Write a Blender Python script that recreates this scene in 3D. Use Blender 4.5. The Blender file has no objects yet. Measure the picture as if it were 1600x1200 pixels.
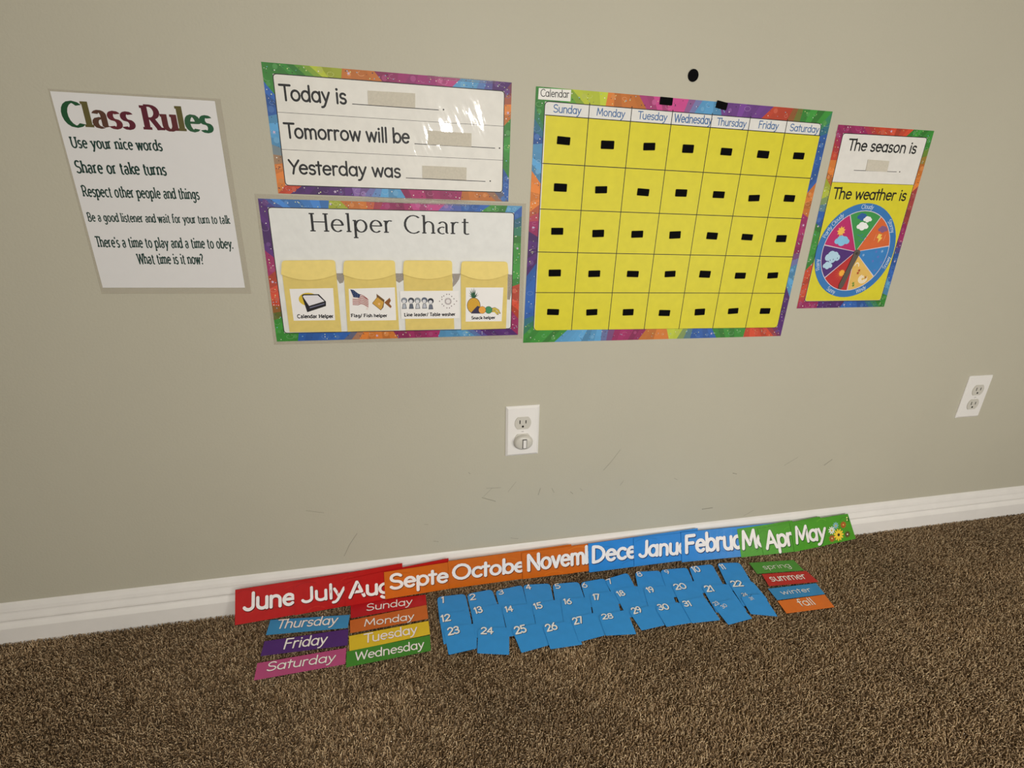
import bpy, math, random
import numpy as np
from mathutils import Vector, Matrix, noise
rnd = random.Random(7)
S = bpy.context.scene
COL = S.collection

# ---------------------------------------------------------------- camera, world, lights, exposure
F = 763.5; YAW, PITCH, ROLL = -.1969, -.3572, -.0159
CAM = np.array([0., -.9163, .8307])
def _rot():
    ca, sa, cb, sb, cc, sc = math.cos(YAW), math.sin(YAW), math.cos(PITCH), math.sin(PITCH), math.cos(ROLL), math.sin(ROLL)
    return np.array([[ca,-sa,0],[sa,ca,0],[0,0,1]]) @ np.array([[1,0,0],[0,cb,-sb],[0,sb,cb]]) @ np.array([[cc,0,sc],[0,1,0],[-sc,0,cc]])
ROT = _rot()
cd = bpy.data.cameras.new('camera'); cam = bpy.data.objects.new('camera', cd); COL.objects.link(cam)
cd.sensor_width = 36; cd.lens = F/1600*36; cd.clip_start = .01
right, fwd, up = ROT[:,0], ROT[:,1], ROT[:,2]
cam.matrix_world = Matrix(((right[0],up[0],-fwd[0],CAM[0]),(right[1],up[1],-fwd[1],CAM[1]),(right[2],up[2],-fwd[2],CAM[2]),(0,0,0,1)))
S.camera = cam

w = bpy.data.worlds.new('world'); S.world = w; w.use_nodes = True
w.node_tree.nodes['Background'].inputs[0].default_value = (1.0, .96, .90, 1)
w.node_tree.nodes['Background'].inputs[1].default_value = .9
def area(name, loc, target, size, power, col):
    l = bpy.data.lights.new(name, 'AREA'); l.shape = 'DISK'; l.size = size; l.energy = power; l.color = col
    o = bpy.data.objects.new(name, l); COL.objects.link(o); o.location = loc
    o.rotation_euler = (Vector(target)-Vector(loc)).to_track_quat('-Z', 'Y').to_euler()
    return o
area('lamp_behind_viewer', (.18, -1.45, 1.13), (.40, -.1, .0), .09, 9.5, (1.0, .970, .92))
area('added_low_fill', (1.5, -1.9, .55), (.9, -.1, .15), .5, 11.0, (1.0, .970, .92))  # added low fill to lift the lower wall; no such lamp is known
area('ceiling_lamp_light', (.75, -1.7, 2.36), (.45, -.4, 0), .4, 1.0, (1.0, .970, .92))
S.view_settings.view_transform = 'Standard'; S.view_settings.look = 'None'
S.view_settings.gamma = 1; S.view_settings.use_curve_mapping = False
S.view_settings.exposure = 0.0

# ---------------------------------------------------------------- helpers
def lin(c):
    return tuple(((v/255)/12.92 if v/255 <= .04045 else ((v/255+.055)/1.055)**2.4) for v in c)
def tag(o, label=None, cat=None, group=None, kind=None):
    if label: o['label'] = label
    if cat: o['category'] = cat
    if group: o['group'] = group
    if kind: o['kind'] = kind
    return o
def material(name, rgb=None, rough=.5, spec=.5, attr=False, bump=0, bscale=200, noise_amt=0, nscale=30, coat=0, bscale2=None, bump2=0, stretch=False):
    m = bpy.data.materials.new(name); m.use_nodes = True
    nt = m.node_tree; b = nt.nodes['Principled BSDF']
    b.inputs['Roughness'].default_value = rough
    b.inputs['Specular IOR Level'].default_value = spec
    b.inputs['Coat Weight'].default_value = coat; b.inputs['Coat Roughness'].default_value = .05
    tc = nt.nodes.new('ShaderNodeTexCoord')
    if attr:
        a = nt.nodes.new('ShaderNodeVertexColor'); a.layer_name = 'tint'; src = a.outputs['Color']
    else:
        a = nt.nodes.new('ShaderNodeRGB'); a.outputs[0].default_value = (*lin(rgb), 1); src = a.outputs[0]
    if noise_amt:
        n = nt.nodes.new('ShaderNodeTexNoise'); n.inputs['Scale'].default_value = nscale; n.inputs['Detail'].default_value = 5
        nt.links.new(tc.outputs['Object'], n.inputs['Vector'])
        mr = nt.nodes.new('ShaderNodeMapRange'); mr.inputs[3].default_value = 1-noise_amt; mr.inputs[4].default_value = 1+noise_amt
        mr.inputs[1].default_value = .25; mr.inputs[2].default_value = .75
        nt.links.new(n.outputs[0], mr.inputs[0])
        mx = nt.nodes.new('ShaderNodeVectorMath'); mx.operation = 'SCALE'
        nt.links.new(src, mx.inputs[0]); nt.links.new(mr.outputs[0], mx.inputs['Scale']); src = mx.outputs[0]
    nt.links.new(src, b.inputs['Base Color'])
    prev = None
    for sc_, st in ((bscale, bump), (bscale2, bump2)):
        if st:
            n = nt.nodes.new('ShaderNodeTexNoise'); n.inputs['Scale'].default_value = sc_; n.inputs['Detail'].default_value = 3
            vec = tc.outputs['Object']
            if stretch:
                mp = nt.nodes.new('ShaderNodeMapping'); mp.inputs['Rotation'].default_value = (0, 0, -.38)
                nt.links.new(vec, mp.inputs['Vector']); vec = mp.outputs[0]
                mp = nt.nodes.new('ShaderNodeMapping'); mp.inputs['Scale'].default_value = (1.7, .45, 1)
                nt.links.new(vec, mp.inputs['Vector']); vec = mp.outputs[0]
            nt.links.new(vec, n.inputs['Vector'])
            bp = nt.nodes.new('ShaderNodeBump'); bp.inputs['Strength'].default_value = 1; bp.inputs['Distance'].default_value = st
            nt.links.new(n.outputs[0], bp.inputs['Height'])
            if prev: nt.links.new(prev.outputs[0], bp.inputs['Normal'])
            prev = bp
    if prev:
        nt.links.new(prev.outputs[0], b.inputs['Normal']); nt.links.new(prev.outputs[0], b.inputs['Coat Normal'])
    return m
M = {}
M['wall'] = material('wall_paint', (188, 184, 166), .55, .3, bump=.0004, bscale=240, noise_amt=.025, nscale=3)
M['white'] = material('white_trim_paint', (236, 233, 228), .35, .5, bump=.0003, bscale=60, noise_amt=.03, nscale=25)
M['ceiling'] = material('ceiling_paint', (225, 220, 210), .9, .2)
M['print'] = material('laminated_print', None, .50, .3, attr=True, noise_amt=.045, nscale=60, coat=.5, bump=.0028, bscale=11, bump2=.00020, bscale2=70, stretch=True)
M['flatprint'] = material('satin_print', None, .48, .35, attr=True, noise_amt=.045, nscale=60, bump=.0006, bscale=12)
M['paper'] = material('matte_print', None, .55, .35, attr=True, noise_amt=.01, nscale=60)
M['card'] = material('card_print', None, .38, .28, attr=True, noise_amt=.05, nscale=45, bump=.0010, bscale=14)
M['velcro'] = material('black_hook_tape', (12, 12, 14), .95, .1, bump=.001, bscale=1500)
M['loop'] = material('clear_loop_tape', (206, 200, 184), .7, .3, bump=.0005, bscale=900, noise_amt=.06, nscale=300)
M['manila'] = material('manila_shaded', (222, 200, 118), .8, .2, noise_amt=.05, nscale=90)  # pocket body: shade below the flap put into a darker manila
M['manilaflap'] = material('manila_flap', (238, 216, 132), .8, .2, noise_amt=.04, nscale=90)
M['plastic'] = material('white_plastic', (236, 234, 230), .3, .5)
M['plastic2'] = material('grey_white_plastic', (205, 202, 192), .35, .5)
M['dark'] = material('dark_slot', (30, 27, 24), .8, .2)
M['arrow'] = material('smoky_plastic', (92, 84, 76), .3, .5)
M['steel'] = material('rivet', (60, 56, 52), .4, .5)
m = bpy.data.materials.new('clear_laminate'); m.use_nodes = True; nt = m.node_tree
b = nt.nodes['Principled BSDF']; b.inputs['Base Color'].default_value = (*lin((205, 198, 180)), 1); b.inputs['Roughness'].default_value = .12
tr = nt.nodes.new('ShaderNodeBsdfTransparent'); ms = nt.nodes.new('ShaderNodeMixShader'); ms.inputs[0].default_value = .24
nt.links.new(tr.outputs[0], ms.inputs[1]); nt.links.new(b.outputs[0], ms.inputs[2]); nt.links.new(ms.outputs[0], nt.nodes['Material Output'].inputs[0])
M['film'] = m
m = bpy.data.materials.new('raised_clear_film'); m.use_nodes = True; nt = m.node_tree; nt.nodes.remove(nt.nodes['Principled BSDF'])
gl = nt.nodes.new('ShaderNodeBsdfGlossy'); gl.inputs['Roughness'].default_value = .16; tr = nt.nodes.new('ShaderNodeBsdfTransparent'); ms = nt.nodes.new('ShaderNodeMixShader')
fr = nt.nodes.new('ShaderNodeFresnel'); fr.inputs[0].default_value = 2.3
n = nt.nodes.new('ShaderNodeTexNoise'); n.inputs['Scale'].default_value = 40; bp = nt.nodes.new('ShaderNodeBump'); bp.inputs['Distance'].default_value = .0006
nt.links.new(n.outputs[0], bp.inputs['Height']); nt.links.new(bp.outputs[0], gl.inputs['Normal'])
nt.links.new(fr.outputs[0], ms.inputs[0]); nt.links.new(tr.outputs[0], ms.inputs[1]); nt.links.new(gl.outputs[0], ms.inputs[2]); nt.links.new(ms.outputs[0], nt.nodes['Material Output'].inputs[0])
M['gloss'] = m
def film_ridge(P, R, a, b, wd, h):
    """a lifted fold of clear film along a sheet's edge"""
    p0, p1 = P.L(a), P.L(b); vs = []; nseg, nc = 24, 8; ux, uy = p1[0]-p0[0], p1[1]-p0[1]; l = math.hypot(ux, uy); nx, ny = -uy/l, ux/l
    for i in range(nseg+1):
        t = i/nseg; e = math.sin(math.pi*t)**.5
        for j in range(nc+1):
            a_ = math.pi*j/nc; o_ = wd/2*math.cos(a_); vs.append((p0[0]+ux*t+nx*o_, p0[1]+uy*t+ny*o_, .0009+h*e*math.sin(a_)))
    fs = [(i*(nc+1)+j, (i+1)*(nc+1)+j, (i+1)*(nc+1)+j+1, i*(nc+1)+j+1) for i in range(nseg) for j in range(nc)]
    return mesh('raised_film_edge', vs, fs, M['gloss'], R, True)
m = bpy.data.materials.new('scuff'); m.use_nodes = True; nt = m.node_tree
b = nt.nodes['Principled BSDF']; b.inputs['Base Color'].default_value = (*lin((70, 64, 58)), 1); b.inputs['Roughness'].default_value = .8
tr = nt.nodes.new('ShaderNodeBsdfTransparent'); ms = nt.nodes.new('ShaderNodeMixShader'); ms.inputs[0].default_value = .30
nt.links.new(tr.outputs[0], ms.inputs[1]); nt.links.new(b.outputs[0], ms.inputs[2]); nt.links.new(ms.outputs[0], nt.nodes['Material Output'].inputs[0])
M['scuff'] = m
m = bpy.data.materials.new('tape_residue'); m.use_nodes = True; nt = m.node_tree
b = nt.nodes['Principled BSDF']; b.inputs['Base Color'].default_value = (*lin((158, 145, 132)), 1); b.inputs['Roughness'].default_value = .5
tr = nt.nodes.new('ShaderNodeBsdfTransparent'); ms = nt.nodes.new('ShaderNodeMixShader')
n = nt.nodes.new('ShaderNodeTexNoise'); n.inputs['Scale'].default_value = 120; n.inputs['Detail'].default_value = 4
mr = nt.nodes.new('ShaderNodeMapRange'); mr.inputs[1].default_value = .35; mr.inputs[2].default_value = .65; mr.inputs[3].default_value = .12; mr.inputs[4].default_value = .6
nt.links.new(n.outputs[0], mr.inputs[0]); nt.links.new(mr.outputs[0], ms.inputs[0])
nt.links.new(tr.outputs[0], ms.inputs[1]); nt.links.new(b.outputs[0], ms.inputs[2]); nt.links.new(ms.outputs[0], nt.nodes['Material Output'].inputs[0])
M['tape'] = m

def ray(px, py):
    return ROT @ np.array([(px-800)/F, 1, -(py-600)/F])
def Z(ox, oy, s):                       # a crop's own coordinates -> picture pixels
    return lambda *p: [(ox+p[i]/s, oy+p[i+1]/s) for i in range(0, len(p), 2)]
def arc(cx, cy, rx, ry, a0, a1, n=None):
    n = n or max(3, int(abs(a1-a0)/22)+1)
    return [(cx+rx*math.cos(math.radians(a0+(a1-a0)*i/n)), cy+ry*math.sin(math.radians(a0+(a1-a0)*i/n))) for i in range(n+1)]

class Plane:
    """a flat sheet lying in the world: origin o, unit axes ex, ey, normal n"""
    def __init__(s, o, ex, ey):
        s.o = np.array(o, float); s.ex = np.array(ex, float)/np.linalg.norm(ex)
        e = np.array(ey, float); e = e-s.ex*(e@s.ex); s.ey = e/np.linalg.norm(e); s.n = np.cross(s.ex, s.ey)
    def L(s, p):                        # picture pixel -> metres on the sheet
        r = ray(*p); t = ((s.o-CAM)@s.n)/(r@s.n); q = CAM+t*r-s.o
        return (q@s.ex, q@s.ey)
    def Ls(s, ps): return [s.L(p) for p in ps]
    def matrix(s):
        return Matrix(((s.ex[0],s.ey[0],s.n[0],s.o[0]),(s.ex[1],s.ey[1],s.n[1],s.o[1]),(s.ex[2],s.ey[2],s.n[2],s.o[2]),(0,0,0,1)))
def wall_plane(ps, off=.0004):
    P = Plane((0, -off, 0), (1,0,0), (0,0,1)); q = np.mean([P.L(p) for p in ps], axis=0)
    return Plane((q[0], -off, q[1]), (1,0,0), (0,0,1))

class Ink:
    """collects flat coloured polygons (layered by tenths of a millimetre) and prisms into one mesh"""
    def __init__(s): s.v = []; s.f = []; s.c = []; s.k = 0
    def poly(s, pts, col, z):
        s.k += 1; z = z+(s.k % 8)*2e-6; b0 = len(s.v)
        a = sum(pts[i][0]*pts[(i+1)%len(pts)][1]-pts[(i+1)%len(pts)][0]*pts[i][1] for i in range(len(pts)))
        if a < 0: pts = pts[::-1]
        s.v += [(p[0], p[1], z) for p in pts]; s.f.append(list(range(b0, b0+len(pts)))); s.c.append(lin(col))
    def polys(s, plist, col, z):
        for p in plist: s.poly(p, col, z)
    def slab(s, pts, z0, z1, col=(230,226,218)):
        a = sum(pts[i][0]*pts[(i+1)%len(pts)][1]-pts[(i+1)%len(pts)][0]*pts[i][1] for i in range(len(pts)))
        if a < 0: pts = pts[::-1]
        n = len(pts); b0 = len(s.v); c = lin(col)
        s.v += [(p[0], p[1], z0) for p in pts]+[(p[0], p[1], z1) for p in pts]
        s.f += [list(range(b0, b0+n))[::-1], list(range(b0+n, b0+2*n))]; s.c += [c, c]
        for i in range(n):
            j = (i+1) % n; s.f.append([b0+i, b0+j, b0+n+j, b0+n+i]); s.c.append(c)
    def build(s, name, mat, parent=None, matrix=None):
        me = bpy.data.meshes.new(name); me.from_pydata(s.v, [], s.f)
        at = me.color_attributes.new('tint', 'FLOAT_COLOR', 'CORNER')
        buf = []
        for f, c in zip(s.f, s.c): buf += [*c, 1.0]*len(f)
        at.data.foreach_set('color', buf)
        me.materials.append(mat); o = bpy.data.objects.new(name, me); COL.objects.link(o)
        if parent: o.parent = parent
        if matrix: o.matrix_world = matrix
        return o
def root(name, P):
    o = bpy.data.objects.new(name, None); COL.objects.link(o); o.matrix_world = P.matrix(); o.empty_display_size = .05
    return o

# ---------------------------------------------------------------- pen lettering
def stroke(pts, pa, pb, round_caps=True):
    """polygons of a polyline drawn with an elliptical nib of half axes pa, pb"""
    out = []
    def off(nx, ny):
        k = math.sqrt(pa*pa*nx*nx+pb*pb*ny*ny) or 1e-9; return pa*pa*nx/k, pb*pb*ny/k
    pts = [p for i, p in enumerate(pts) if i == 0 or math.dist(p, pts[i-1]) > 1e-6]
    if len(pts) < 2:
        return [[(pts[0][0]+pa*math.cos(t*math.pi/5), pts[0][1]+pb*math.sin(t*math.pi/5)) for t in range(10)]]
    d = []
    for i in range(len(pts)-1):
        l = math.dist(pts[i], pts[i+1]); d.append(((pts[i+1][0]-pts[i][0])/l, (pts[i+1][1]-pts[i][1])/l))
    closed = math.dist(pts[0], pts[-1]) < 1e-5
    def blob(p): return [(p[0]+pa*math.cos(t*math.pi/6), p[1]+pb*math.sin(t*math.pi/6)) for t in range(12)]
    def nrm(i):                        # offsets at vertex i: (end of previous piece, start of next piece)
        a = d[i-1] if i > 0 else (d[-1] if closed else None); b_ = d[i] if i < len(d) else (d[0] if closed else None)
        if a and b_:
            if a[0]*b_[0]+a[1]*b_[1] > .7:
                mx_, my_ = a[0]+b_[0], a[1]+b_[1]; l = math.hypot(mx_, my_); o = off(-my_/l, mx_/l); return o, o
            out.append(blob(pts[i])); return off(-a[1], a[0]), off(-b_[1], b_[0])
        q = a or b_; o = off(-q[1], q[0])
        if round_caps: out.append(blob(pts[i]))
        return o, o
    N = [nrm(i) for i in range(len(pts))]
    for i in range(len(pts)-1):
        o0, o1 = N[i][1], N[i+1][0]; p, q = pts[i], pts[i+1]
        out.append([(p[0]-o0[0], p[1]-o0[1]), (q[0]-o1[0], q[1]-o1[1]), (q[0]+o1[0], q[1]+o1[1]), (p[0]+o0[0], p[1]+o0[1])])
    return out
el = lambda cx, cy, rx, ry: arc(cx, cy, rx, ry, 0, 360, 16)
arch = lambda x0, x1, y=31: arc((x0+x1)/2, y, (x1-x0)/2, 49-y, 180, 0)+[(x1, 0)]
SANS = {
 'a': (46, [el(21,25,17,24), [(38,49),(38,0)]]), 'b': (46, [[(7,75),(7,0)], el(25,25,17,24)]),
 'c': (40, [arc(24,25,18,24,48,312)]), 'd': (46, [el(21,25,17,24), [(38,75),(38,0)]]),
 'e': (44, [[(6,27),(39,27)]+arc(23,25,17,24,8,315)]), 'f': (28, [arc(21,62,9,12,30,180)+[(12,0)], [(2,46),(25,46)]]),
 'g': (46, [el(21,25,17,24), [(38,49),(38,-8)]+arc(23,-8,15,16,0,-150)]), 'h': (44, [[(7,75),(7,0)], [(7,30)]+arch(7,37)]),
 'i': (18, [[(9,49),(9,0)], [(9,67)]]), 'k': (38, [[(7,75),(7,0)], [(33,49),(8,21)], [(16,29),(35,0)]]),
 'l': (17, [[(9,75),(9,0)]]), 'm': (64, [[(7,49),(7,0)], [(7,32)]+arch(7,32), [(32,32)]+arch(32,57)]),
 'n': (44, [[(7,49),(7,0)], [(7,30)]+arch(7,37)]), 'o': (48, [el(24,25,18,24)]),
 'p': (46, [[(7,49),(7,-24)], el(25,25,17,24)]), 'r': (31, [[(7,49),(7,0)], [(7,28)]+arc(20,30,13,19,180,60)]),
 's': (35, [arc(18,36.5,12,12,30,265)+arc(17,12.5,13,12.5,85,-150)]), 't': (27, [[(13,68),(13,0)], [(2,49),(25,49)]]),
 'u': (44, [[(7,49),(7,17)]+arc(22,17,15,17,180,360)+[(37,49)], [(37,49),(37,0)]]),
 'v': (38, [[(4,49),(19,0),(34,49)]]), 'w': (58, [[(4,49),(16,0),(29,46),(42,0),(54,49)]]),
 'x': (38, [[(4,49),(34,0)], [(34,49),(4,0)]]),
 'y': (38, [[(4,49),(19,5)], [(35,49),(19,3),(12,-15),(6,-22),(-1,-23)]]),
 'A': (54, [[(4,0),(27,73),(50,0)], [(12,24),(42,24)]]), 'C': (58, [arc(34,36,28,36,48,312)]),
 'D': (56, [[(8,72),(8,0)], [(8,72)]+arc(14,36,36,36,90,-90)+[(8,0)]]), 'F': (46, [[(8,0),(8,72),(42,72)], [(8,40),(36,40)]]),
 'H': (58, [[(8,72),(8,0)], [(50,72),(50,0)], [(8,38),(50,38)]]),
 'J': (42, [[(34,72),(34,17)]+arc(19,17,15,17,0,-155)]), 'M': (68, [[(6,0),(12,72),(34,14),(56,72),(62,0)]]),
 'N': (58, [[(8,0),(8,72),(50,0),(50,72)]]), 'O': (72, [el(36,36,30,36)]),
 'P': (50, [[(8,72),(8,0)], [(8,72),(24,72)]+arc(24,53,20,19,90,-90)+[(8,34)]]),
 'R': (54, [[(8,72),(8,0)], [(8,72),(24,72)]+arc(24,53,20,19,90,-90)+[(8,34)], [(26,34),(48,0)]]),
 'S': (50, [arc(26,54,18,18,35,262)+arc(25,18,20,18,82,-150)]), 'T': (45, [[(2,72),(48,72)], [(25,72),(25,0)]]),
 'W': (74, [[(3,72),(19,0),(37,66),(55,0),(71,72)]]), 'Y': (42, [[(3,72),(24,34)], [(46,72),(24,34),(17,0)]]),
 'L': (44, [[(8,72),(8,0),(40,0)]]), 'U': (56, [[(8,72),(8,22)]+arc(28,22,20,22,180,360)+[(48,72)]]),
 'B': (52, [[(8,72),(8,0)], [(8,72),(24,72)]+arc(24,54,18,18,90,-90)+[(8,36)], [(8,36),(26,36)]+arc(26,18,19,18,90,-90)+[(8,0)]]),
 '0': (54, [el(27,36,22,36)]), '1': (26, [[(4,58),(15,72),(15,0)]]), '2': (48, [arc(24,52,18,20,165,-35)+[(5,0),(44,0)]]),
 '3': (46, [arc(22,54,16,18,150,-80)+[(18,38)], [(18,38)]+arc(22,19,19,19,85,-150)]), '4': (50, [[(34,0),(34,72),(4,22),(46,22)]]),
 '5': (46, [[(40,72),(12,72),(9,42)]+arc(22,22,19,22,110,-150)]), '6': (46, [[(34,72),(14,48)]+arc(24,22,19,22,150,510,18)]),
 '7': (44, [[(4,72),(40,72),(16,0)]]), '8': (48, [el(24,54,15,17), el(24,19,19,19)]), '9': (46, [el(23,52,18,20), [(41,52),(38,26),(22,0)]]),
 '/': (30, [[(2,-6),(28,78)]]), '.': (12, [[(6,3)]]), "'": (10, [[(5,72),(5,58)]]), '?': (36, [arc(18,56,13,15,160,-60)+[(18,32),(18,20)], [(18,3)]]), ' ': (24, []),
}
SERIF = dict(SANS)
SERIF.update({
 'a': (44, [arc(21,35,13,14,155,0)+[(34,6),(39,2)], arc(20,14,14,14,60,300,8)]), 't': (30, [[(13,64),(13,8)]+arc(21,8,8,8,180,320), [(3,49),(26,49)]]),
 'y': (44, [[(6,49),(23,2)], [(39,49),(23,2),(15,-18),(6,-20)]]), 'g': (46, [el(21,27,15,21), [(38,50),(37,-8)]+arc(22,-8,15,14,0,-160)]),
 'f': (30, [arc(22,62,9,12,30,180)+[(13,0)], [(3,48),(26,48)]]), 'l': (20, [[(10,75),(10,0)]]), 'i': (20, [[(10,49),(10,0)], [(10,68)]]),
})
FEET = {  # serif bars: x, y, reach left, reach right
 'b': [(7,75,7,0)], 'd': [(38,75,7,0),(38,0,0,6)], 'h': [(7,75,7,0),(7,0,7,7),(37,0,7,7)], 'i': [(10,49,7,0),(10,0,8,8)], 'k': [(7,75,7,0),(7,0,7,7),(35,0,7,7),(33,49,7,7)],
 'l': [(10,75,7,0),(10,0,8,8)], 'm': [(7,49,7,0),(7,0,6,6),(32,0,6,6),(57,0,6,6)], 'n': [(7,49,7,0),(7,0,7,7),(37,0,7,7)], 'p': [(7,49,7,0),(7,-24,7,7)],
 'r': [(7,49,7,0),(7,0,7,9)], 'u': [(7,49,7,0),(37,49,7,0),(37,0,0,7)], 'f': [(13,0,8,8)], 'v': [(4,49,6,7),(34,49,7,6)], 'w': [(4,49,6,7),(54,49,7,6),(29,47,6,6)],
 'y': [(6,49,7,7),(39,49,7,7)], 'H': [(8,72,9,9),(8,0,9,9),(50,72,9,9),(50,0,9,9)], 'R': [(8,72,9,0),(8,0,9,9),(48,0,5,9)], 'B': [(8,72,8,0),(8,0,8,0)],
 'U': [(8,72,9,9),(48,72,9,9)], 'T': [(25,0,9,9)], 'W': [(3,72,6,9),(71,72,9,6),(37,68,6,6)], 'C': [], 'S': [], 'L': [(8,72,8,8),(8,0,8,0)], 'F': [(8,0,8,8),(8,72,8,0)],
}
def letters(s, font, extra=0):
    x = 0; out = []
    for ch in s:
        adv, st = font[ch]; out.append((ch, x, st)); x += adv+extra
    return out, x
def write(ink, P, s, p0, p1, ptop, col, z, pen=.075, nib=None, serif=False, cap=72, cols=None, shade=None, shade_off=(.03,-.04), shade_grow=1.35, track=0, shear=0, sub=None):
    """text s whose baseline runs p0..p1 (pixels) and whose capitals reach ptop"""
    font = SERIF if serif else SANS
    a, b, t = P.L(p0), P.L(p1), P.L(ptop)
    ax = ((b[0]-a[0]), (b[1]-a[1])); W = math.hypot(*ax); ux = (ax[0]/W, ax[1]/W); uy = (-ux[1], ux[0])
    H = (t[0]-a[0])*uy[0]+(t[1]-a[1])*uy[1]
    ls, tot = letters(s, font, 4 if serif else 0); sx = W/((letters(sub, font)[1] if sub else tot)-6); sy = H/cap
    nb = nib or (1, 1); pa, pb = pen*H*nb[0], pen*H*nb[1]
    if serif: pa = min(pa, (9.5 if H > .02 else 7.2)*sx)
    elif sub: pa = pb = min(pa, 7.0*sx)
    def T(p, x, dx=0, dy=0):
        u = (p[0]+x-3)*sx+dx+shear*p[1]*sy; v = p[1]*sy+dy
        return (a[0]+ux[0]*u+uy[0]*v, a[1]+ux[1]*u+uy[1]*v)
    ang = math.atan2(ux[1], ux[0])
    def draw(pts_uv, pa_, pb_, caps=True):
        out = []
        for poly in stroke(pts_uv, pa_, pb_, caps): out.append([(a[0]+ux[0]*u+uy[0]*v, a[1]+ux[1]*u+uy[1]*v) for u, v in poly])
        return out
    for k, (ch, x, st) in enumerate(ls):
        c = cols[k % len(cols)] if cols else col
        uv = lambda p, dx=0, dy=0: ((p[0]+x-3)*sx+dx+shear*p[1]*sy, p[1]*sy+dy)
        passes = ([(shade, z, shade_grow, shade_off[0]*H, shade_off[1]*H)] if shade else [])+[(c, z+(6e-5 if shade else 0), 1, 0, 0)]
        for (cc, zz, g, dx, dy) in passes:
            for q in st:
                q2 = [uv(p, dx, dy) for p in q]
                if len(q2) == 1 and len(q) == 1: ink.polys(draw(q2, pa*1.25*g, max(pb, pa)*1.25*g), cc, zz)
                elif len(q2) > 1: ink.polys(draw(q2, pa*g, pb*g, not serif), cc, zz)
            if serif:
                for (fx, fy, l, r) in FEET.get(ch, ()):
                    p = uv((fx, fy), dx, dy); lw = pa+l*sx*.5 if l else 0; rw = pa+r*sx*.5 if r else 0
                    hh = pb*1.1; yy = p[1]-hh if fy > 0 else p[1]+hh
                    quad = [(p[0]-lw, yy-hh), (p[0]+rw, yy-hh), (p[0]+rw, yy+hh), (p[0]-lw, yy+hh)]
                    ink.poly([(a[0]+ux[0]*u+uy[0]*v, a[1]+ux[1]*u+uy[1]*v) for u, v in quad], cc, zz)
def line(ink, P, p0, p1, wd, col, z):
    ink.polys(stroke([P.L(p0), P.L(p1)], wd/2, wd/2, False), col, z)
def lerp(a, b, t): return (a[0]+(b[0]-a[0])*t, a[1]+(b[1]-a[1])*t)
def mixc(a, b, t): return tuple(a[i]+(b[i]-a[i])*t for i in range(3))
def rounded(q, r, n=4):
    """quad (local, TL TR BR BL) with corners rounded by radius r"""
    out = []
    for i in range(4):
        c, a, b = q[i], q[i-1], q[(i+1) % 4]
        ta, tb = r/math.dist(c, a), r/math.dist(c, b); s_, e = lerp(c, a, ta), lerp(c, b, tb)
        for k in range(n+1):
            t = k/n; out.append(lerp(lerp(s_, c, t), lerp(c, e, t), t))
    return out
def inset(q, d):
    """quad with every edge moved inward by d"""
    n = len(q); c = (sum(p[0] for p in q)/n, sum(p[1] for p in q)/n); L_ = []
    for i in range(n):
        a, b = q[i], q[(i+1) % n]; l = math.dist(a, b); nx, ny = -(b[1]-a[1])/l, (b[0]-a[0])/l
        if (c[0]-a[0])*nx+(c[1]-a[1])*ny < 0: nx, ny = -nx, -ny
        L_.append(((a[0]+nx*d, a[1]+ny*d), (b[0]-a[0], b[1]-a[1])))
    out = []
    for i in range(n):
        (p, u), (r_, v) = L_[i-1], L_[i]; den = u[0]*v[1]-u[1]*v[0]
        t = ((r_[0]-p[0])*v[1]-(r_[1]-p[1])*v[0])/den; out.append((p[0]+u[0]*t, p[1]+u[1]*t))
    return out
def shrink(q, d):
    c = (sum(p[0] for p in q)/len(q), sum(p[1] for p in q)/len(q)); r = sum(math.dist(c, p) for p in q)/len(q)
    return [(c[0]+(p[0]-c[0])*(1-d/r), c[1]+(p[1]-c[1])*(1-d/r)) for p in q]
def star(c, r, rot=0):
    return [(c[0]+(r if k % 2 == 0 else r*.42)*math.cos(rot+math.pi/2+k*math.pi/5), c[1]+(r if k % 2 == 0 else r*.42)*math.sin(rot+math.pi/2+k*math.pi/5)) for k in range(10)]
def disc(c, r, n=10, ry=None): return [(c[0]+r*math.cos(2*math.pi*k/n), c[1]+(ry or r)*math.sin(2*math.pi*k/n)) for k in range(n)]
G_, YG, OR, MG, PK, LB, PU, BL, RD, LV = (54,134,50), (168,180,50), (204,118,46), (148,36,92), (180,64,126), (84,150,196), (80,36,108), (42,90,164), (190,68,42), (128,96,160)
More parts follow.
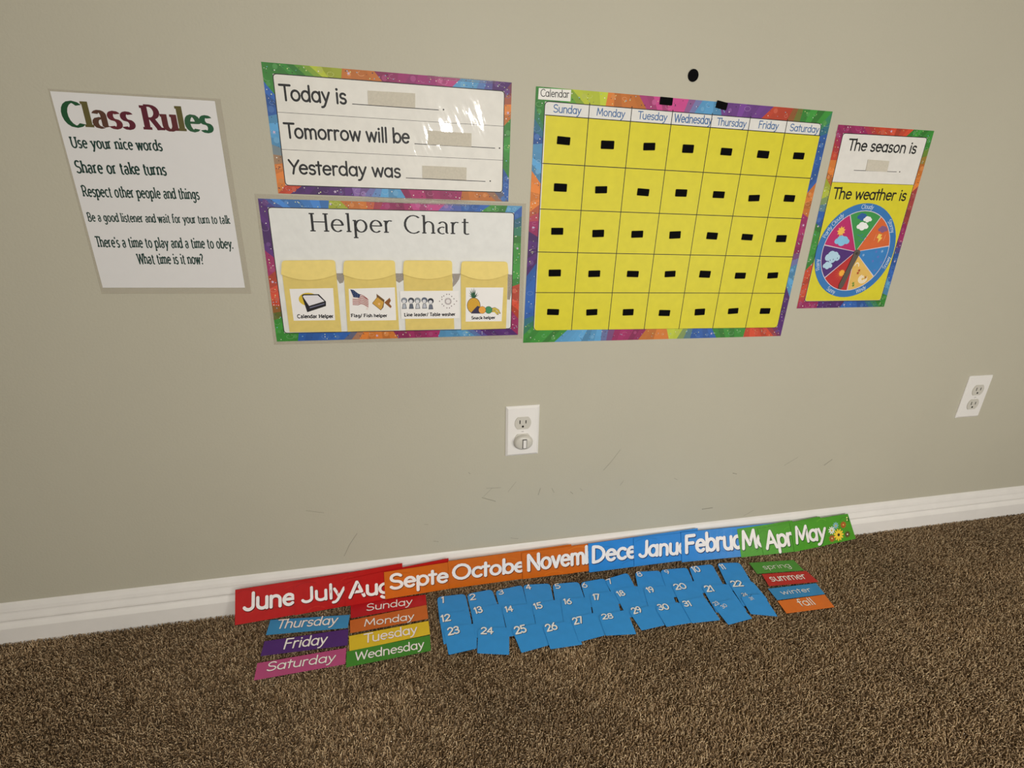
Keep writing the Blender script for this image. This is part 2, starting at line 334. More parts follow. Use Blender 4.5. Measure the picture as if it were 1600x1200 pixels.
def border(ink, outer, inner, sides, z):
    """painted border between two quads; sides = four lists of (end fraction, colour), clockwise from the top left"""
    for k in range(4):
        o0, o1, i0, i1 = outer[k], outer[(k+1)%4], inner[k], inner[(k+1)%4]
        t0 = 0; L = math.dist(o0, o1); wd = math.dist(o0, i0)*.7; sl = .35*wd/L
        segs = sides[k]
        at = lambda t, v: lerp(lerp(o0, o1, t), lerp(i0, i1, t), v)
        for j, (t1, c) in enumerate(segs):
            nx = segs[j+1][1] if j+1 < len(segs) else c
            n = max(2, int((t1-t0)*L/.012)); s0 = 0 if j == 0 else sl*(1 if (j+k) % 2 else -1); s1 = 0 if j == len(segs)-1 else sl*(1 if (j+1+k) % 2 else -1)
            soft = (j*7+k*3) % 3 == 0
            for q in range(n):
                ta, tb = t0+(t1-t0)*q/n, t0+(t1-t0)*(q+1)/n
                sa, sb = s0+(s1-s0)*q/n, s0+(s1-s0)*(q+1)/n
                v_ = rnd.uniform(.86, 1.14); cc = tuple(min(255, x*v_) for x in c)
                if soft and q >= n-2: cc = mixc(cc, nx, .33 if q == n-2 else .66)
                ink.poly([at(ta-sa, 0) if ta-sa > 0 else at(0, 0), at(tb-sb, 0), at(tb+sb, 1.05), at(ta+sa, 1.05)], cc, z)
            if (t1-t0)*L > .012:      # swirls
                a0 = at((t0+t1)/2+rnd.uniform(-.01, .01), rnd.uniform(.3, .7)); r = rnd.uniform(.002, .004)
                ink.polys(stroke(arc(a0[0], a0[1], r*1.6, r, rnd.uniform(0, 180), rnd.uniform(280, 420), 8), .0003, .0003, False), mixc(c, (255,255,255), .30), z+4e-5)
                a0 = at((t0*.8+t1*.2), rnd.uniform(.3, .7)); ink.poly(disc(a0, rnd.uniform(.003, .005), 9), mixc(c, (255,255,255), .12), z+2e-5)
            t0 = t1
        for q in range(int(L/.0075)):
            p = at(rnd.random(), rnd.uniform(.12, .85)); ink.poly(disc(p, rnd.uniform(.0005, .0010), 7), rnd.choice([(236,234,226),(214,226,150),(28,44,70),(60,30,40),(120,190,220)]), z+6e-5)
        if L > .15: ink.poly(star(at(rnd.uniform(.2, .8), .45), .0028, .2), (206,186,214), z+6e-5)
def panel(ink, q, r, col, z, lw=.0013):
    ink.poly(rounded(q, r), (22,20,22), z); ink.poly(rounded(inset(q, lw), r*.85), col, z+4e-5)

# ---------------------------------------------------------------- the room
def mesh(name, vs, fs, mat, parent=None, smooth=False):
    me = bpy.data.meshes.new(name); me.from_pydata([tuple(map(float, v)) for v in vs], [], fs); me.materials.append(mat)
    if smooth: me.polygons.foreach_set('use_smooth', [True]*len(fs))
    o = bpy.data.objects.new(name, me); COL.objects.link(o)
    if parent: o.parent = parent
    return o
def box(name, a, b, mat, parent=None):
    v = [(x, y, z) for x in (a[0], b[0]) for y in (a[1], b[1]) for z in (a[2], b[2])]
    return mesh(name, v, [(0,1,3,2),(4,6,7,5),(0,4,5,1),(2,3,7,6),(0,2,6,4),(1,5,7,3)], mat, parent)
FZ = -.010                                   # backing of the carpet; tips of the pile reach z = 0
wall = tag(box('wall_back', (-2.4, 0, FZ), (3.2, .1, 2.44), M['wall']), kind='structure')
tag(box('wall_left', (-2.5, -3.4, FZ), (-2.4, .1, 2.44), M['wall']), kind='structure')
tag(box('wall_right', (3.2, -3.4, FZ), (3.3, .1, 2.44), M['wall']), kind='structure')
tag(box('ceiling', (-2.5, -3.4, 2.44), (3.3, .1, 2.5), M['ceiling']), kind='structure')
# carpet backing
m = bpy.data.materials.new('carpet_backing'); m.use_nodes = True; nt = m.node_tree; b = nt.nodes['Principled BSDF']; b.inputs['Roughness'].default_value = 1
n = nt.nodes.new('ShaderNodeTexNoise'); n.inputs['Scale'].default_value = 260; n.inputs['Detail'].default_value = 3
tc = nt.nodes.new('ShaderNodeTexCoord'); nt.links.new(tc.outputs['Object'], n.inputs[0])
cr = nt.nodes.new('ShaderNodeValToRGB'); cr.color_ramp.elements[0].color = (*lin((92,74,56)), 1); cr.color_ramp.elements[1].color = (*lin((168,146,118)), 1)
cr.color_ramp.elements[0].position = .35; cr.color_ramp.elements[1].position = .65
nt.links.new(n.outputs[0], cr.inputs[0]); nt.links.new(cr.outputs[0], b.inputs['Base Color'])
bp = nt.nodes.new('ShaderNodeBump'); bp.inputs['Distance'].default_value = .004; nt.links.new(n.outputs[0], bp.inputs['Height']); nt.links.new(bp.outputs[0], b.inputs['Normal'])
floor = tag(box('floor', (-2.5, -3.4, FZ-.05), (3.3, .1, FZ), m), kind='structure')
# baseboard
prof = [(0,FZ),(-.015,FZ),(-.015,.031),(-.0142,.0325),(-.0086,.0400),(-.0080,.0430),(-.0122,.0490),(-.0116,.0520),(-.0078,.0615),(-.0072,.0645),(-.0078,.066),(-.0060,.073),(-.0035,.0795),(0,.083)]
vs = [(x, y, z) for x in (-2.4, 3.2) for y, z in prof]; n = len(prof)
fs = [(i, i+1, n+i+1, n+i) for i in range(n-1)]+[tuple(range(n))[::-1], tuple(range(n, 2*n))]
tag(mesh('baseboard_back', vs, fs, M['white']), kind='structure')

# carpet pile: short bent twists of yarn, one stuff object
rg = np.random.default_rng(3)
PX0, PX1, PY0, PY1, PITCHC = -1.06, 1.96, -.70, -.015, .0033
xs = np.arange(PX0, PX1, PITCHC); ys = np.arange(PY0, PY1, PITCHC)
X, Y = [a.ravel() for a in np.meshgrid(xs, ys)]
X = X+rg.uniform(-.0016, .0016, X.shape); Y = np.minimum(Y+rg.uniform(-.0016, .0016, Y.shape), -.0175)
K = len(X); th = rg.uniform(0, 2*np.pi, K); bend = rg.uniform(.0022, .0048, K); hgt = rg.uniform(.0074, .0092, K)
patch = np.array([noise.noise(Vector((x*4, y*6, 0)))+.6*noise.noise(Vector((x*13, y*17, 3))) for x, y in zip(X[::1], Y[::1])]) if K < 400000 else np.zeros(K)
lean = patch*2.0; bx = np.cos(th)*bend+np.cos(lean)*.0014; by = np.sin(th)*bend+np.sin(lean)*.0014
rad = rg.uniform(.00075, .0012, K)
cent = [np.stack([X-bx*.2, Y-by*.2, np.full(K, FZ)], 1), np.stack([X+bx*.25, Y+by*.25, FZ+hgt*.72], 1), np.stack([X+bx*1.0, Y+by*1.0, FZ+hgt*.93], 1)]
V = np.zeros((K, 9, 3)); side = np.stack([-np.sin(th), np.cos(th), np.zeros(K)], 1); fw = np.stack([np.cos(th), np.sin(th), np.zeros(K)], 1)
for r in range(3):
    rr = rad*(1, 1.15, .75)[r]
    upv = np.array([0, 0, 1.])*(0 if r == 0 else (.6 if r == 1 else 1.)); 
    for j, (sa, sb) in enumerate(((1, -.5), (-1, -.5), (0, 1))):
        V[:, r*3+j] = cent[r]+side*(sa*rr)[:, None]+(upv if r else fw)*(sb*rr)[:, None]
V[:, :, 2] = np.minimum(V[:, :, 2], -.0002)
faces = []
for r in range(2):
    for j in range(3):
        k = (j+1) % 3; faces.append([r*3+j, r*3+k, (r+1)*3+k, (r+1)*3+j])
fq = (np.array(faces)[None]+np.arange(K)[:, None, None]*9).reshape(-1, 4)
ft = np.array([[6, 7, 8]])+np.arange(K)[:, None]*9
me = bpy.data.meshes.new('carpet_pile'); me.vertices.add(K*9); me.vertices.foreach_set('co', V.ravel())
loops = np.concatenate([fq.ravel(), ft.ravel()]); me.loops.add(len(loops)); me.loops.foreach_set('vertex_index', loops.astype(np.int32))
nf = len(fq)+len(ft); me.polygons.add(nf)
st_ = np.concatenate([np.arange(len(fq))*4, len(fq)*4+np.arange(len(ft))*3]); me.polygons.foreach_set('loop_start', st_.astype(np.int32))
me.polygons.foreach_set('use_smooth', np.ones(nf, bool)); me.update(calc_edges=True)
shade = rg.choice([0, 1, 2, 3], K, p=[.22, .30, .30, .18]); pal = np.array([lin((122,99,72)), lin((166,139,107)), lin((194,167,132)), lin((224,199,162))])
cc = pal[shade]*rg.uniform(.85, 1.15, K)[:, None]*(1+.26*patch)[:, None]  # patch factor puts the shading of leaning nap into the yarn colour
cv = np.ones((K, 9, 4)); cv[:, :, :3] = cc[:, None, :]
at = me.color_attributes.new('tint', 'FLOAT_COLOR', 'POINT'); at.data.foreach_set('color', cv.ravel())
me.materials.append(material('carpet_yarn', None, .95, .15, attr=True))
pile = bpy.data.objects.new('carpet_pile', me); COL.objects.link(pile); tag(pile, 'brown flecked twisted carpet pile covering the floor', 'carpet', kind='stuff')

# scuffs on the wall
sc = Ink(); PW = Plane((0, -.0001, 0), (1,0,0), (0,0,1)); z5 = Z(400, 700, 1.7778)
for p, wd in ((((1012,5),(985,40),(965,62)),.0012),(((640,112),(680,110)),.0010),(((632,135),(655,112)),.0008),(((628,138),(665,148)),.0016),(((700,122),(722,94)),.0008),
          (((784,130),(790,112)),.0014),(((822,112),(828,124)),.001),(((874,122),(880,127)),.0014),(((900,112),(906,118)),.001),(((1012,103),(1020,92)),.0012),(((1468,48),(1505,26)),.0012),
          (((1578,48),(1600,32)),.002),(((1240,170),(1268,166)),.0022),(((1355,188),(1382,173)),.0012),(((140,174),(188,180)),.0010),(((245,300),(260,268),(280,238)),.0012),
          (((468,212),(478,213)),.001),(((494,259),(506,260)),.0014),(((590,68),(595,72)),.0012),(((1325,70),(1335,72)),.002),(((1162,84),(1170,88)),.0012),(((708,250),(728,252)),.0012)):
    sc.polys(stroke([PW.L(z5(*q)[0]) for q in p], wd*.45, wd*.45), (70,64,58), 0)
sc = sc.build('scuff_mark', M['scuff'], wall, PW.matrix()); tag(sc, 'faint dark scuffs on the paint', kind='stuff')

# ---------------------------------------------------------------- poster of class rules
A = Z(60, 120, 3.4294)
q = A(62,77, 945,130, 1107,1130, 345,1130); P = wall_plane(q, .0006); R_ = root('rules_poster', P)
tag(R_, 'white laminated paper sheet of green class rules, leftmost on the wall', 'poster')
f = Ink(); f.slab(P.Ls(A(48,64, 975,118, 1141,1162, 338,1164)), -.0004, -.0002); f.build('laminate_film', M['film'], R_)
k = Ink(); k.slab(P.Ls(q), -.0002, 0, (222,221,220))
DG, OL, MR, BR_ = (18,76,40), (92,84,40), (88,18,38), (84,52,36)
write(k, P, 'Class Rules', *A(152,265, 938,298, 134,132), DG, 1e-4, pen=.10, nib=(1.25,.50), serif=True, cols=[DG,OL,BR_,(98,30,40),MR,MR,MR,(92,34,38),OL,(40,86,54),(22,84,50)])
for s, c in (('Use your nice words', (181,379,668,397,168,320)), ('Share or take turns', (206,514,690,528,193,450)), ('Respect other people and things', (243,641,866,657,231,583)),
             ('Be a good listener and wait for your turn to talk', (270,774,1027,788,261,728)), ("There's a time to play and a time to obey.", (315,912,1045,920,303,857)), ('What time is it now?', (538,1002,888,1003,528,948))):
    write(k, P, s, *A(*c), (16,54,46), 1e-4, pen=.092, nib=(1.15,.75), serif=True)
k.build('printed_sheet', M['paper'], R_)

# ---------------------------------------------------------------- today chart
B = Z(390, 80, 3.6364)
def chart(name, label, Zf, q, off=.0006):
    P = wall_plane(Zf(*q), off); r = root(name, P); tag(r, label, 'chart'); k = Ink(); loc = P.Ls(Zf(*q)); k.slab(loc, -.0003, 0, (225,222,215)); return P, r, k, loc
def strip(P, R, Zf, q, name='loop_tape', mat='loop', h=.0008):
    s = Ink(); s.slab(P.Ls(Zf(*q)), .0003, .0003+h); return s.build(name, M[mat], R)
P, R_, k, o = chart('day_sentence_chart', 'rainbow bordered chart with sentences about today, tomorrow and yesterday', B, (65,60,1490,178,1470,855,163,808))
inn = P.Ls(B(128,124,1450,225,1438,804,202,764))
border(k, o, inn, [[(.19,G_),(.29,YG),(.44,OR),(.56,MG),(.68,(150,40,110)),(.77,PK),(.93,LB),(1,PU)], [(.15,PU),(.31,OR),(.77,G_),(1,BL)],
                   [(.07,BL),(.21,OR),(.48,MG),(.64,LB),(.70,LV),(.94,PU),(1,RD)], [(.37,OR),(.63,LB),(.84,BL),(1,G_)]], 4e-5)
panel(k, inn, .006, (227,225,217), 1.2e-4)
ip = 2.0e-4; BK = (9,9,11)
for s, c in (('Today is', (179,277,551,299,158,190)), ('Tomorrow will be', (205,491,908,523,186,409)), ('Yesterday was', (231,695,858,717,213,618))): write(k, P, s, *B(*c), BK, ip, pen=.079)
for c in ((583,300,1075,334),(937,526,1395,551),(888,720,1340,740)): line(k, P, *B(*c), .0011, BK, ip)
for c in ((1102,332),(1420,551),(1367,738)): k.poly(disc(P.L(B(*c)[0]), .0013), BK, ip)
for c in ((152,346,1447,427),(180,558,1440,620)): line(k, P, *B(*c), .0006, (60,58,58), ip)
k.build('printed_sheet', M['print'], R_); film_ridge(P, R_, *B(1010,146,1400,178), .0045, .0011)
for c in ((671,224,941,240,941,323,674,305),(1013,450,1261,467,1260,544,1012,530),(981,650,1233,661,1231,733,982,721)): strip(P, R_, B, c)

# ---------------------------------------------------------------- helper chart
C_ = Z(390, 300, 3.6364)
P, R_, k, o = chart('helper_chart', 'laminated rainbow bordered helper chart with four manila pockets', C_, (47,37,1548,80,1525,812,155,850))
f = Ink(); f.slab(P.Ls(C_(26,10,1571,66,1549,833,139,869)), -.0005, -.0003); f.build('laminate_film', M['film'], R_)
inn = P.Ls(C_(100,85,1505,116,1486,778,195,804))
border(k, o, inn, [[(.05,PU),(.24,(60,120,190)),(.30,YG),(.44,OR),(.56,MG),(.68,PK),(.76,LV),(.86,BL),(.95,G_),(1,LB)], [(.20,BL),(.60,G_),(.85,RD),(1,MG)],
                   [(.20,PU),(.34,LB),(.53,MG),(.73,OR),(.93,BL),(1,G_)], [(.25,G_),(.50,RD),(.64,MG),(1,PU)]], 4e-5)
panel(k, inn, .006, (225,226,222), 1.2e-4)
film_ridge(P, R_, *C_(640,40,1260,66), .0085, .0016)
write(k, P, 'Helper Chart', *C_(352,224,1252,241,352,119), BK, ip, pen=.056, nib=(1.2,.55), serif=True)
k.build('printed_sheet', M['print'], R_)
def smooth_curve(a, m_, b_, n=12):
    c = (2*m_[0]-(a[0]+b_[0])/2, 2*m_[1]-(a[1]+b_[1])/2)
    return [lerp(lerp(a, c, i/n), lerp(c, b_, i/n), i/n) for i in range(n+1)]
H5, H6, H7, H8 = Z(430,430,12), Z(535,430,12), Z(615,430,12), Z(715,430,12)
pockets = []
for flap, lft, mid, rgt, br, bl, lab in (
    ((186,388,488,385),(182,466),(335,499),(493,467),(523,793),(229,795),(228,550,475,545,487,727,252,730)),
    ((537,388,826,387),(533,468),(680,497),(829,463),(850,782),(558,793),(563,549,825,541,833,727,572,731)),
    ((876,387,1150,388),(872,464),(1010,493),(1150,466),(1163,777),(887,785),(853,562,1187,560,1192,716,862,720)),
    ((1203,392,1463,394),(1198,463),(1332,497),(1469,462),(1456,775),(1202,782),(1228,542,1441,542,1431,733,1227,735))):
    pk = Ink(); g = lambda *c: P.Ls(C_(*c))
    cu = smooth_curve(g(*lft)[0], g(*mid)[0], g(*rgt)[0])
    up_l, up_r = lerp(g(*lft)[0], g(*flap[:2])[0], .3), lerp(g(*rgt)[0], g(*flap[2:])[0], .3)
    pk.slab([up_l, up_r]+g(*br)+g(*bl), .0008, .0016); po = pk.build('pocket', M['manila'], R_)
    fl = Ink(); tq = g(*flap); top_ = rounded([tq[0], tq[1], g(*rgt)[0], g(*lft)[0]], .006)[:10]
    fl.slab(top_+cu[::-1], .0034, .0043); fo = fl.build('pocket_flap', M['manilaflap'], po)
    lc = Ink(); lq = g(*lab); lc.slab(lq, .0016, .0018, (238,236,233)); pockets.append((po, lc))
ZL = .0019; BKs = (26,24,28)
# calendar picture
po, lc = pockets[0]; g = lambda *c: P.Ls(H5(*c))
c0 = g(630,450)[0]; lc.poly([(c0[0]+.0165*math.cos(t*.3)*(1 if t else 1), c0[1]+.0118*math.sin(t*.3)) for t in range(21)], (216,186,52), ZL)
lc.poly(g(500,375,535,352,820,352,955,490,955,575,605,690), BKs, ZL+4e-5); lc.poly(g(520,392,545,375,800,372,925,485,640,572), (226,224,228), ZL+8e-5)
lc.poly(g(650,600,930,520,930,536,650,618), (120,122,150), ZL+8e-5)
for j in range(4):
    for i in range(5): line(lc, P, *g(612+i*52+j*16, 440+j*28-i*5, 630+i*52+j*16, 462+j*28-i*5), .0009, (60,50,60), ZL+1.2e-4)
for c in ((880,350,905,295),(950,385,980,350),(985,440,1040,435),(390,500,440,510),(410,578,460,572),(470,660,520,610)): line(lc, P, *g(*c), .0006, (86,92,104), ZL+4e-5)
write(lc, P, 'Calendar Helper', *H5(422,800,1098,795,422,735), BKs, ZL+1e-5, pen=.125, serif=True)
# flag and fish
po, lc = pockets[1]; g = lambda *c: P.Ls(H6(*c))
line(lc, P, *g(128,240,172,625), .0007, (150,146,138), ZL)
lc.poly(g(150,262,215,275,290,335,330,355,390,385,470,450,495,520,490,600,478,650,440,640,455,600,400,560,300,530,190,540,185,400), (232,220,214), ZL+2e-5)
for j in range(5):
    y = 400+j*32; lc.polys(stroke(P.Ls(H6(300 if j < 1 else 195,y+18, 300,y+22, 350,y-2, 400,y+8, 490,y+62)), .0007, .0007, False), (150,60,58), ZL+5e-5)
lc.polys(stroke(P.Ls(H6(335,360,400,385,470,440)), .0006, .0006), (150,60,58), ZL+6e-5)
lc.poly(g(150,262,215,275,290,335,340,360,320,420,210,410), (32,52,96), ZL+9e-5)
for i in range(9): lc.poly(disc(P.L(H6(205+(i%3)*38, 300+(i//3)*36+(i%3)*14)[0]), .0005, 6), (140,150,180), ZL+1.2e-4)
lc.poly(g(560,520,645,415,640,345,790,460,770,600,720,655,570,535), (112,78,34), ZL+2e-5); lc.poly(g(570,520,660,410,775,500,745,610,715,640,585,535), (208,160,66), ZL+5e-5)
lc.poly(g(785,510,885,420,910,470,880,530,925,580,905,615), (140,86,38), ZL+4e-5); lc.poly(disc(P.L(H6(690,535)[0]), .0022), (232,186,130), ZL+8e-5)
write(lc, P, 'Flag/ Fish helper', *H6(170,782,845,780,170,725), BKs, ZL+1e-5, pen=.125, serif=True)
# children and table
po, lc = pockets[2]; g = lambda *c: P.Ls(H7(*c))
for i, (x, y, hair, dress) in enumerate(((200,470,(130,138,150),(176,182,192)),(330,470,(58,64,76),(96,104,118)),(450,470,(136,144,148),(196,200,206)),(578,465,(88,98,116),(186,190,200)),(695,480,(34,38,52),(110,116,132)))):
    lc.poly(disc(P.L(H7(x,y)[0]), .0056, 14, .0054), (60,66,78), ZL+2e-5); lc.poly(disc(P.L(H7(x,y-4)[0]), .0051, 14, .0049), hair, ZL+4e-5)
    lc.poly(disc(P.L(H7(x-4,y+18)[0]), .0034, 12, .0032), (222,222,226), ZL+7e-5); lc.poly(disc(P.L(H7(x-18,y+12)[0]), .0004, 6), BKs, ZL+1e-4); lc.poly(disc(P.L(H7(x+12,y+12)[0]), .0004, 6), BKs, ZL+1e-4)
    lc.poly(g(x-28,y+62, x+28,y+62, x+48,y+155, x-42,y+158), (60,66,78), ZL+5e-5); lc.poly(g(x-20,y+70, x+20,y+70, x+36,y+145, x-32,y+148), dress, ZL+8e-5)
    line(lc, P, *g(x-22,y+80,x-44,y+120), .0007, (60,66,78), ZL+9e-5); line(lc, P, *g(x+22,y+80,x+44,y+112), .0007, (60,66,78), ZL+9e-5)
cx = P.L(H7(1020,487)[0]); TB = (84,52,62)
lc.poly(disc(cx, .0064, 20), TB, ZL+2e-5); lc.poly(disc(cx, .0058, 20), (232,228,226), ZL+4e-5); lc.poly(disc(cx, .0050, 20), TB, ZL+6e-5); lc.poly(disc(cx, .0043, 20), (232,228,226), ZL+8e-5)
for x, y in ((995,355),(1042,355),(940,385),(1088,395),(905,405),(1130,440),(1135,540),(1085,575),(1045,610),(998,610),(940,570),(910,540),(905,450),(860,485),(1180,482)): lc.poly(disc(P.L(H7(x,y)[0]), .0010, 7), TB, ZL+9e-5)
line(lc, P, *g(908,400,908,580), .0008, TB, ZL+9e-5); line(lc, P, *g(1143,380,1143,580), .0009, TB, ZL+9e-5)
line(lc, P, *g(845,485,880,485), .0006, TB, ZL+9e-5); line(lc, P, *g(1165,482,1205,482), .0006, TB, ZL+9e-5)
write(lc, P, 'Line leader/ Table washer', *H7(205,766,1158,755,205,708), BKs, ZL+1e-5, pen=.125, serif=True)
# fruit
po, lc = pockets[3]; g = lambda *c: P.Ls(H8(*c))
def oval(x, y, rx, ry, col, z, rim=BKs):
    pts = [H8(x+rx*math.cos(t*.35), y+ry*math.sin(t*.35))[0] for t in range(18)]; lc.poly(P.Ls([((p[0]-(715+x/12))*1.07+715+x/12, (p[1]-(430+y/12))*1.07+430+y/12) for p in pts]), rim, z); lc.poly(P.Ls(pts), col, z+2e-5)
oval(300,565,118,140,(214,164,48),ZL+2e-5)
for i in range(7):
    for j in range(6):
        x, y = 215+i*30, 470+j*34+(i % 2)*16
        if ((x-300)/105)**2+((y-565)/125)**2 < .95: lc.poly(disc(P.L(H8(x,y)[0]), .0005, 5), (138,96,34), ZL+6e-5)
for tipx, tipy in ((205,375),(212,320),(228,268),(262,240),(305,232),(338,255),(375,320),(398,360),(235,300),(365,350)): lc.poly(g(282,425,tipx,tipy,322,420), (20,66,44) if tipx % 2 else (34,92,58), ZL+7e-5)
lc.poly(g(250,715,265,680,330,610,370,570,420,590,430,715), (52,44,72), ZL+8e-5)
oval(578,648,64,66,(62,142,94),ZL+1.0e-4); oval(458,648,66,66,(232,164,66),ZL+1.3e-4)
for c in ((640,610,700,598,770,640,805,712,780,722,730,660,640,640),(632,650,700,650,760,700,765,740,735,738,690,690,640,690)): lc.poly(g(*c), (60,54,24), ZL+8e-5); lc.poly(shrink(g(*c), .0008), (206,182,70), ZL+1.0e-4)
write(lc, P, 'Snack helper', *H8(258,822,705,815,258,770), BKs, ZL+1e-5, pen=.125, serif=True)
labs = ['calendar pad picture', 'flag and fish pictures', 'children and table pictures', 'pineapple and fruit picture']
for (po, lc), t in zip(pockets, labs):
    o_ = lc.build('label_card', M['paper'], po); o_['label'] = 'white paper label with '+t
for c in ((492,462,540,462,545,478,530,515,512,520,495,492),(828,462,876,462,874,500,850,516,832,505),(1148,464,1198,464,1190,495,1172,522,1150,545,1156,500),(1466,466,1492,470,1490,560,1478,612,1464,610,1466,540)):
    s = Ink(); s.slab(P.Ls(C_(*c)), .0003, .0006); s.build('torn_tape', M['tape'], R_)

# ---------------------------------------------------------------- calendar
D = Z(800, 90, 2.6096)
P, R_, k, o = chart('calendar_chart', 'large rainbow bordered calendar grid with yellow day squares', D, (98,117,1308,220,1095,1135,45,1163))
inn = P.Ls(D(133,176,1264,268,1082,1101,86,1112))
border(k, o, inn, [[(.12,G_),(.21,YG),(.33,OR),(.52,PK),(.60,LB),(.77,(110,60,140)),(.90,RD),(1,G_)], [(.07,G_),(.30,BL),(.42,OR),(.66,MG),(.79,LB),(1,PU)],
                   [(.04,PU),(.15,RD),(.28,G_),(.42,BL),(.47,YG),(.57,OR),(.73,MG),(.88,LB),(1,G_)], [(.09,G_),(.31,BL),(.46,PU),(.57,MG),(.69,OR),(.82,LB),(.92,BL),(1,G_)]], 4e-5)
YL = (217,207,42)
panel(k, inn, .008, (224,223,218), 1.2e-4)
GR = [[(130,237),(311,247),(487,260),(652,272),(818,285),(968,297),(1113,308),(1255,320)],[(120,430),(296,438),(463,450),(625,458),(782,467),(930,477),(1073,485),(1215,492)],
 [(110,617),(281,622),(443,630),(601,635),(752,640),(898,647),(1041,651),(1178,656)],[(101,793),(267,797),(426,800),(577,803),(728,805),(873,807),(1010,809),(1143,811)],
 [(93,958),(256,960),(411,960),(560,960),(705,961),(846,961),(980,962),(1108,962)],[(86,1110),(241,1112),(393,1111),(541,1110),(683,1107),(819,1105),(952,1102),(1083,1100)]]
G = [[P.L(D(*p)[0]) for p in row] for row in GR]
# straighten the grid: least-squares lattice in metres
Amat, bx_, bz_ = [], [], []
for j in range(6):
    for i in range(8): Amat.append((1, i, j, i*j)); bx_.append(G[j][i][0]); bz_.append(G[j][i][1])
sx_ = np.linalg.lstsq(np.array(Amat), np.array(bx_), rcond=None)[0]; sz_ = np.linalg.lstsq(np.array(Amat), np.array(bz_), rcond=None)[0]
gp = lambda i, j: (float(np.dot(sx_, (1, i, j, i*j))), float(np.dot(sz_, (1, i, j, i*j))))
yq = [gp(.02,0), gp(6.985,0), gp(6.985,4.985), gp(.02,4.985)]
yr = rounded(yq, .007); k.poly(yq[:2]+yr[10:], YL, ip-2e-5)
for i in range(1, 7): k.polys(stroke([gp(i,-.31), gp(i,0), gp(i,5)], .0007, .0007, False), BK, ip+2e-5)
for j in range(0, 5): k.polys(stroke([gp(0,j), gp(7,j)], .0007, .0007, False), BK, ip+2e-5)
HB = (58,104,158)
for s, c in (('Sunday',(168,222,280,231,168,191)),('Monday',(345,235,458,245,345,205)),('Tuesday',(513,249,630,258,513,219)),('Wednesday',(661,262,812,272,661,229)),('Thursday',(834,275,952,284,834,246)),('Friday',(1004,287,1083,293,1004,258)),('Saturday',(1131,298,1248,307,1131,270))):
    write(k, P, s, *D(*c), HB, ip+2e-5, pen=.070)
k.build('printed_sheet', M['flatprint'], R_)
tl = Ink(); tl.slab(P.Ls(D(109,124,241,132,238,179,106,170)), .0003, .0006, (236,234,228)); write(tl, P, 'Calendar', *D(116,158,232,164,116,129), BK, .0007, pen=.055)
t_ = tl.build('title_label', M['paper'], R_); t_['label'] = 'small white label lettered in black'
CT = [[(210,339),(389,356),(559,363),(717,372),(873,384),(1023,395),(1168,401)],[(197,530),(363,539),(534,549),(689,552),(842,559),(986,573),(1130,574)],[(184,708),(351,717),(510,720),(664,723),(815,727),(958,732),(1097,738)],
 [(174,878),(335,881),(492,882),(644,882),(786,883),(930,889),(1062,888)],[(167,1037),(325,1038),(473,1038),(621,1041),(765,1037),(901,1033),(1031,1033)]]
vm = Ink(); hw, hh = .0116, .0063; vq = [(-hw,hh),(hw,hh),(hw,-hh),(-hw,-hh)]; vm.slab(rounded(vq, .0012, 2), .0003, .0015)
first = None
def velcro(p, rot, scx=1, scy=1):
    global first
    if first is None: first = vm.build('hook_tape_square', M['velcro'], R_); o_ = first
    else: o_ = first.copy(); COL.objects.link(o_); o_.parent = R_
    o_.matrix_local = Matrix.Translation((p[0], p[1], 0)) @ Matrix.Rotation(rot, 4, 'Z') @ Matrix.Diagonal((scx, scy, 1, 1))
for row in CT:
    for c in row: velcro(P.L(D(*c)[0]), rnd.uniform(-.06, .05), rnd.uniform(.95, 1.05), rnd.uniform(.92, 1.1))
velcro(P.L(D(628,178)[0]), -.03, 1.04, .95); velcro(P.L(D(854,195)[0]), -.16, .95, .95)

# black dot on the wall
q = D(738,73); PD = wall_plane(q, .0002); s = Ink(); s.slab(disc((0,0), .0098, 24, .0098), 0, .0016)
tag(s.build('hook_tape_dot', M['velcro'], None, PD.matrix()), 'round black hook tape dot stuck to bare wall above the calendar', 'tape')

# ---------------------------------------------------------------- season and weather chart
E_ = Z(1230, 180, 3.752)
P, R_, k, o = chart('weather_chart', 'narrow rainbow bordered season and weather chart with spinner wheel', E_, (300,55,862,92,567,1123,55,1133))
inn = P.Ls(E_(327,103,824,130,547,1088,99,1094))
border(k, o, inn, [[(.38,MG),(.76,RD),(1,G_)], [(.16,G_),(.30,OR),(.50,(150,60,60)),(.68,MG),(.85,BL),(.94,LB),(1,G_)], [(.2,G_),(.5,BL),(.8,PU),(1,MG)], [(.05,MG),(.24,RD),(.48,G_),(.64,BL),(.72,YG),(.84,OR),(.95,RD),(1,MG)]], 4e-5)
panel(k, inn, .006, (226,224,218), 1.2e-4)
a0, a1 = P.Ls(E_(264,392,740,409)); ii = inset(inn, .0017); yr = rounded(ii, .0052)
k.poly([a0, a1]+yr[10:], YL, ip-2e-5); line(k, P, *E_(263,392,741,409), .0007, BK, ip)
write(k, P, 'The season is', *E_(353,204,750,224,368,141), BK, ip, pen=.079)
write(k, P, 'The weather is', *E_(264,488,690,500,277,426), BK, ip, pen=.079)
line(k, P, *E_(390,323,641,332), .0010, BK, ip); k.poly(disc(P.L(E_(659,332)[0]), .0013), BK, ip)
k.build('printed_sheet', M['flatprint'], R_); strip(P, R_, E_, (472,260,597,269,583,332,458,326))
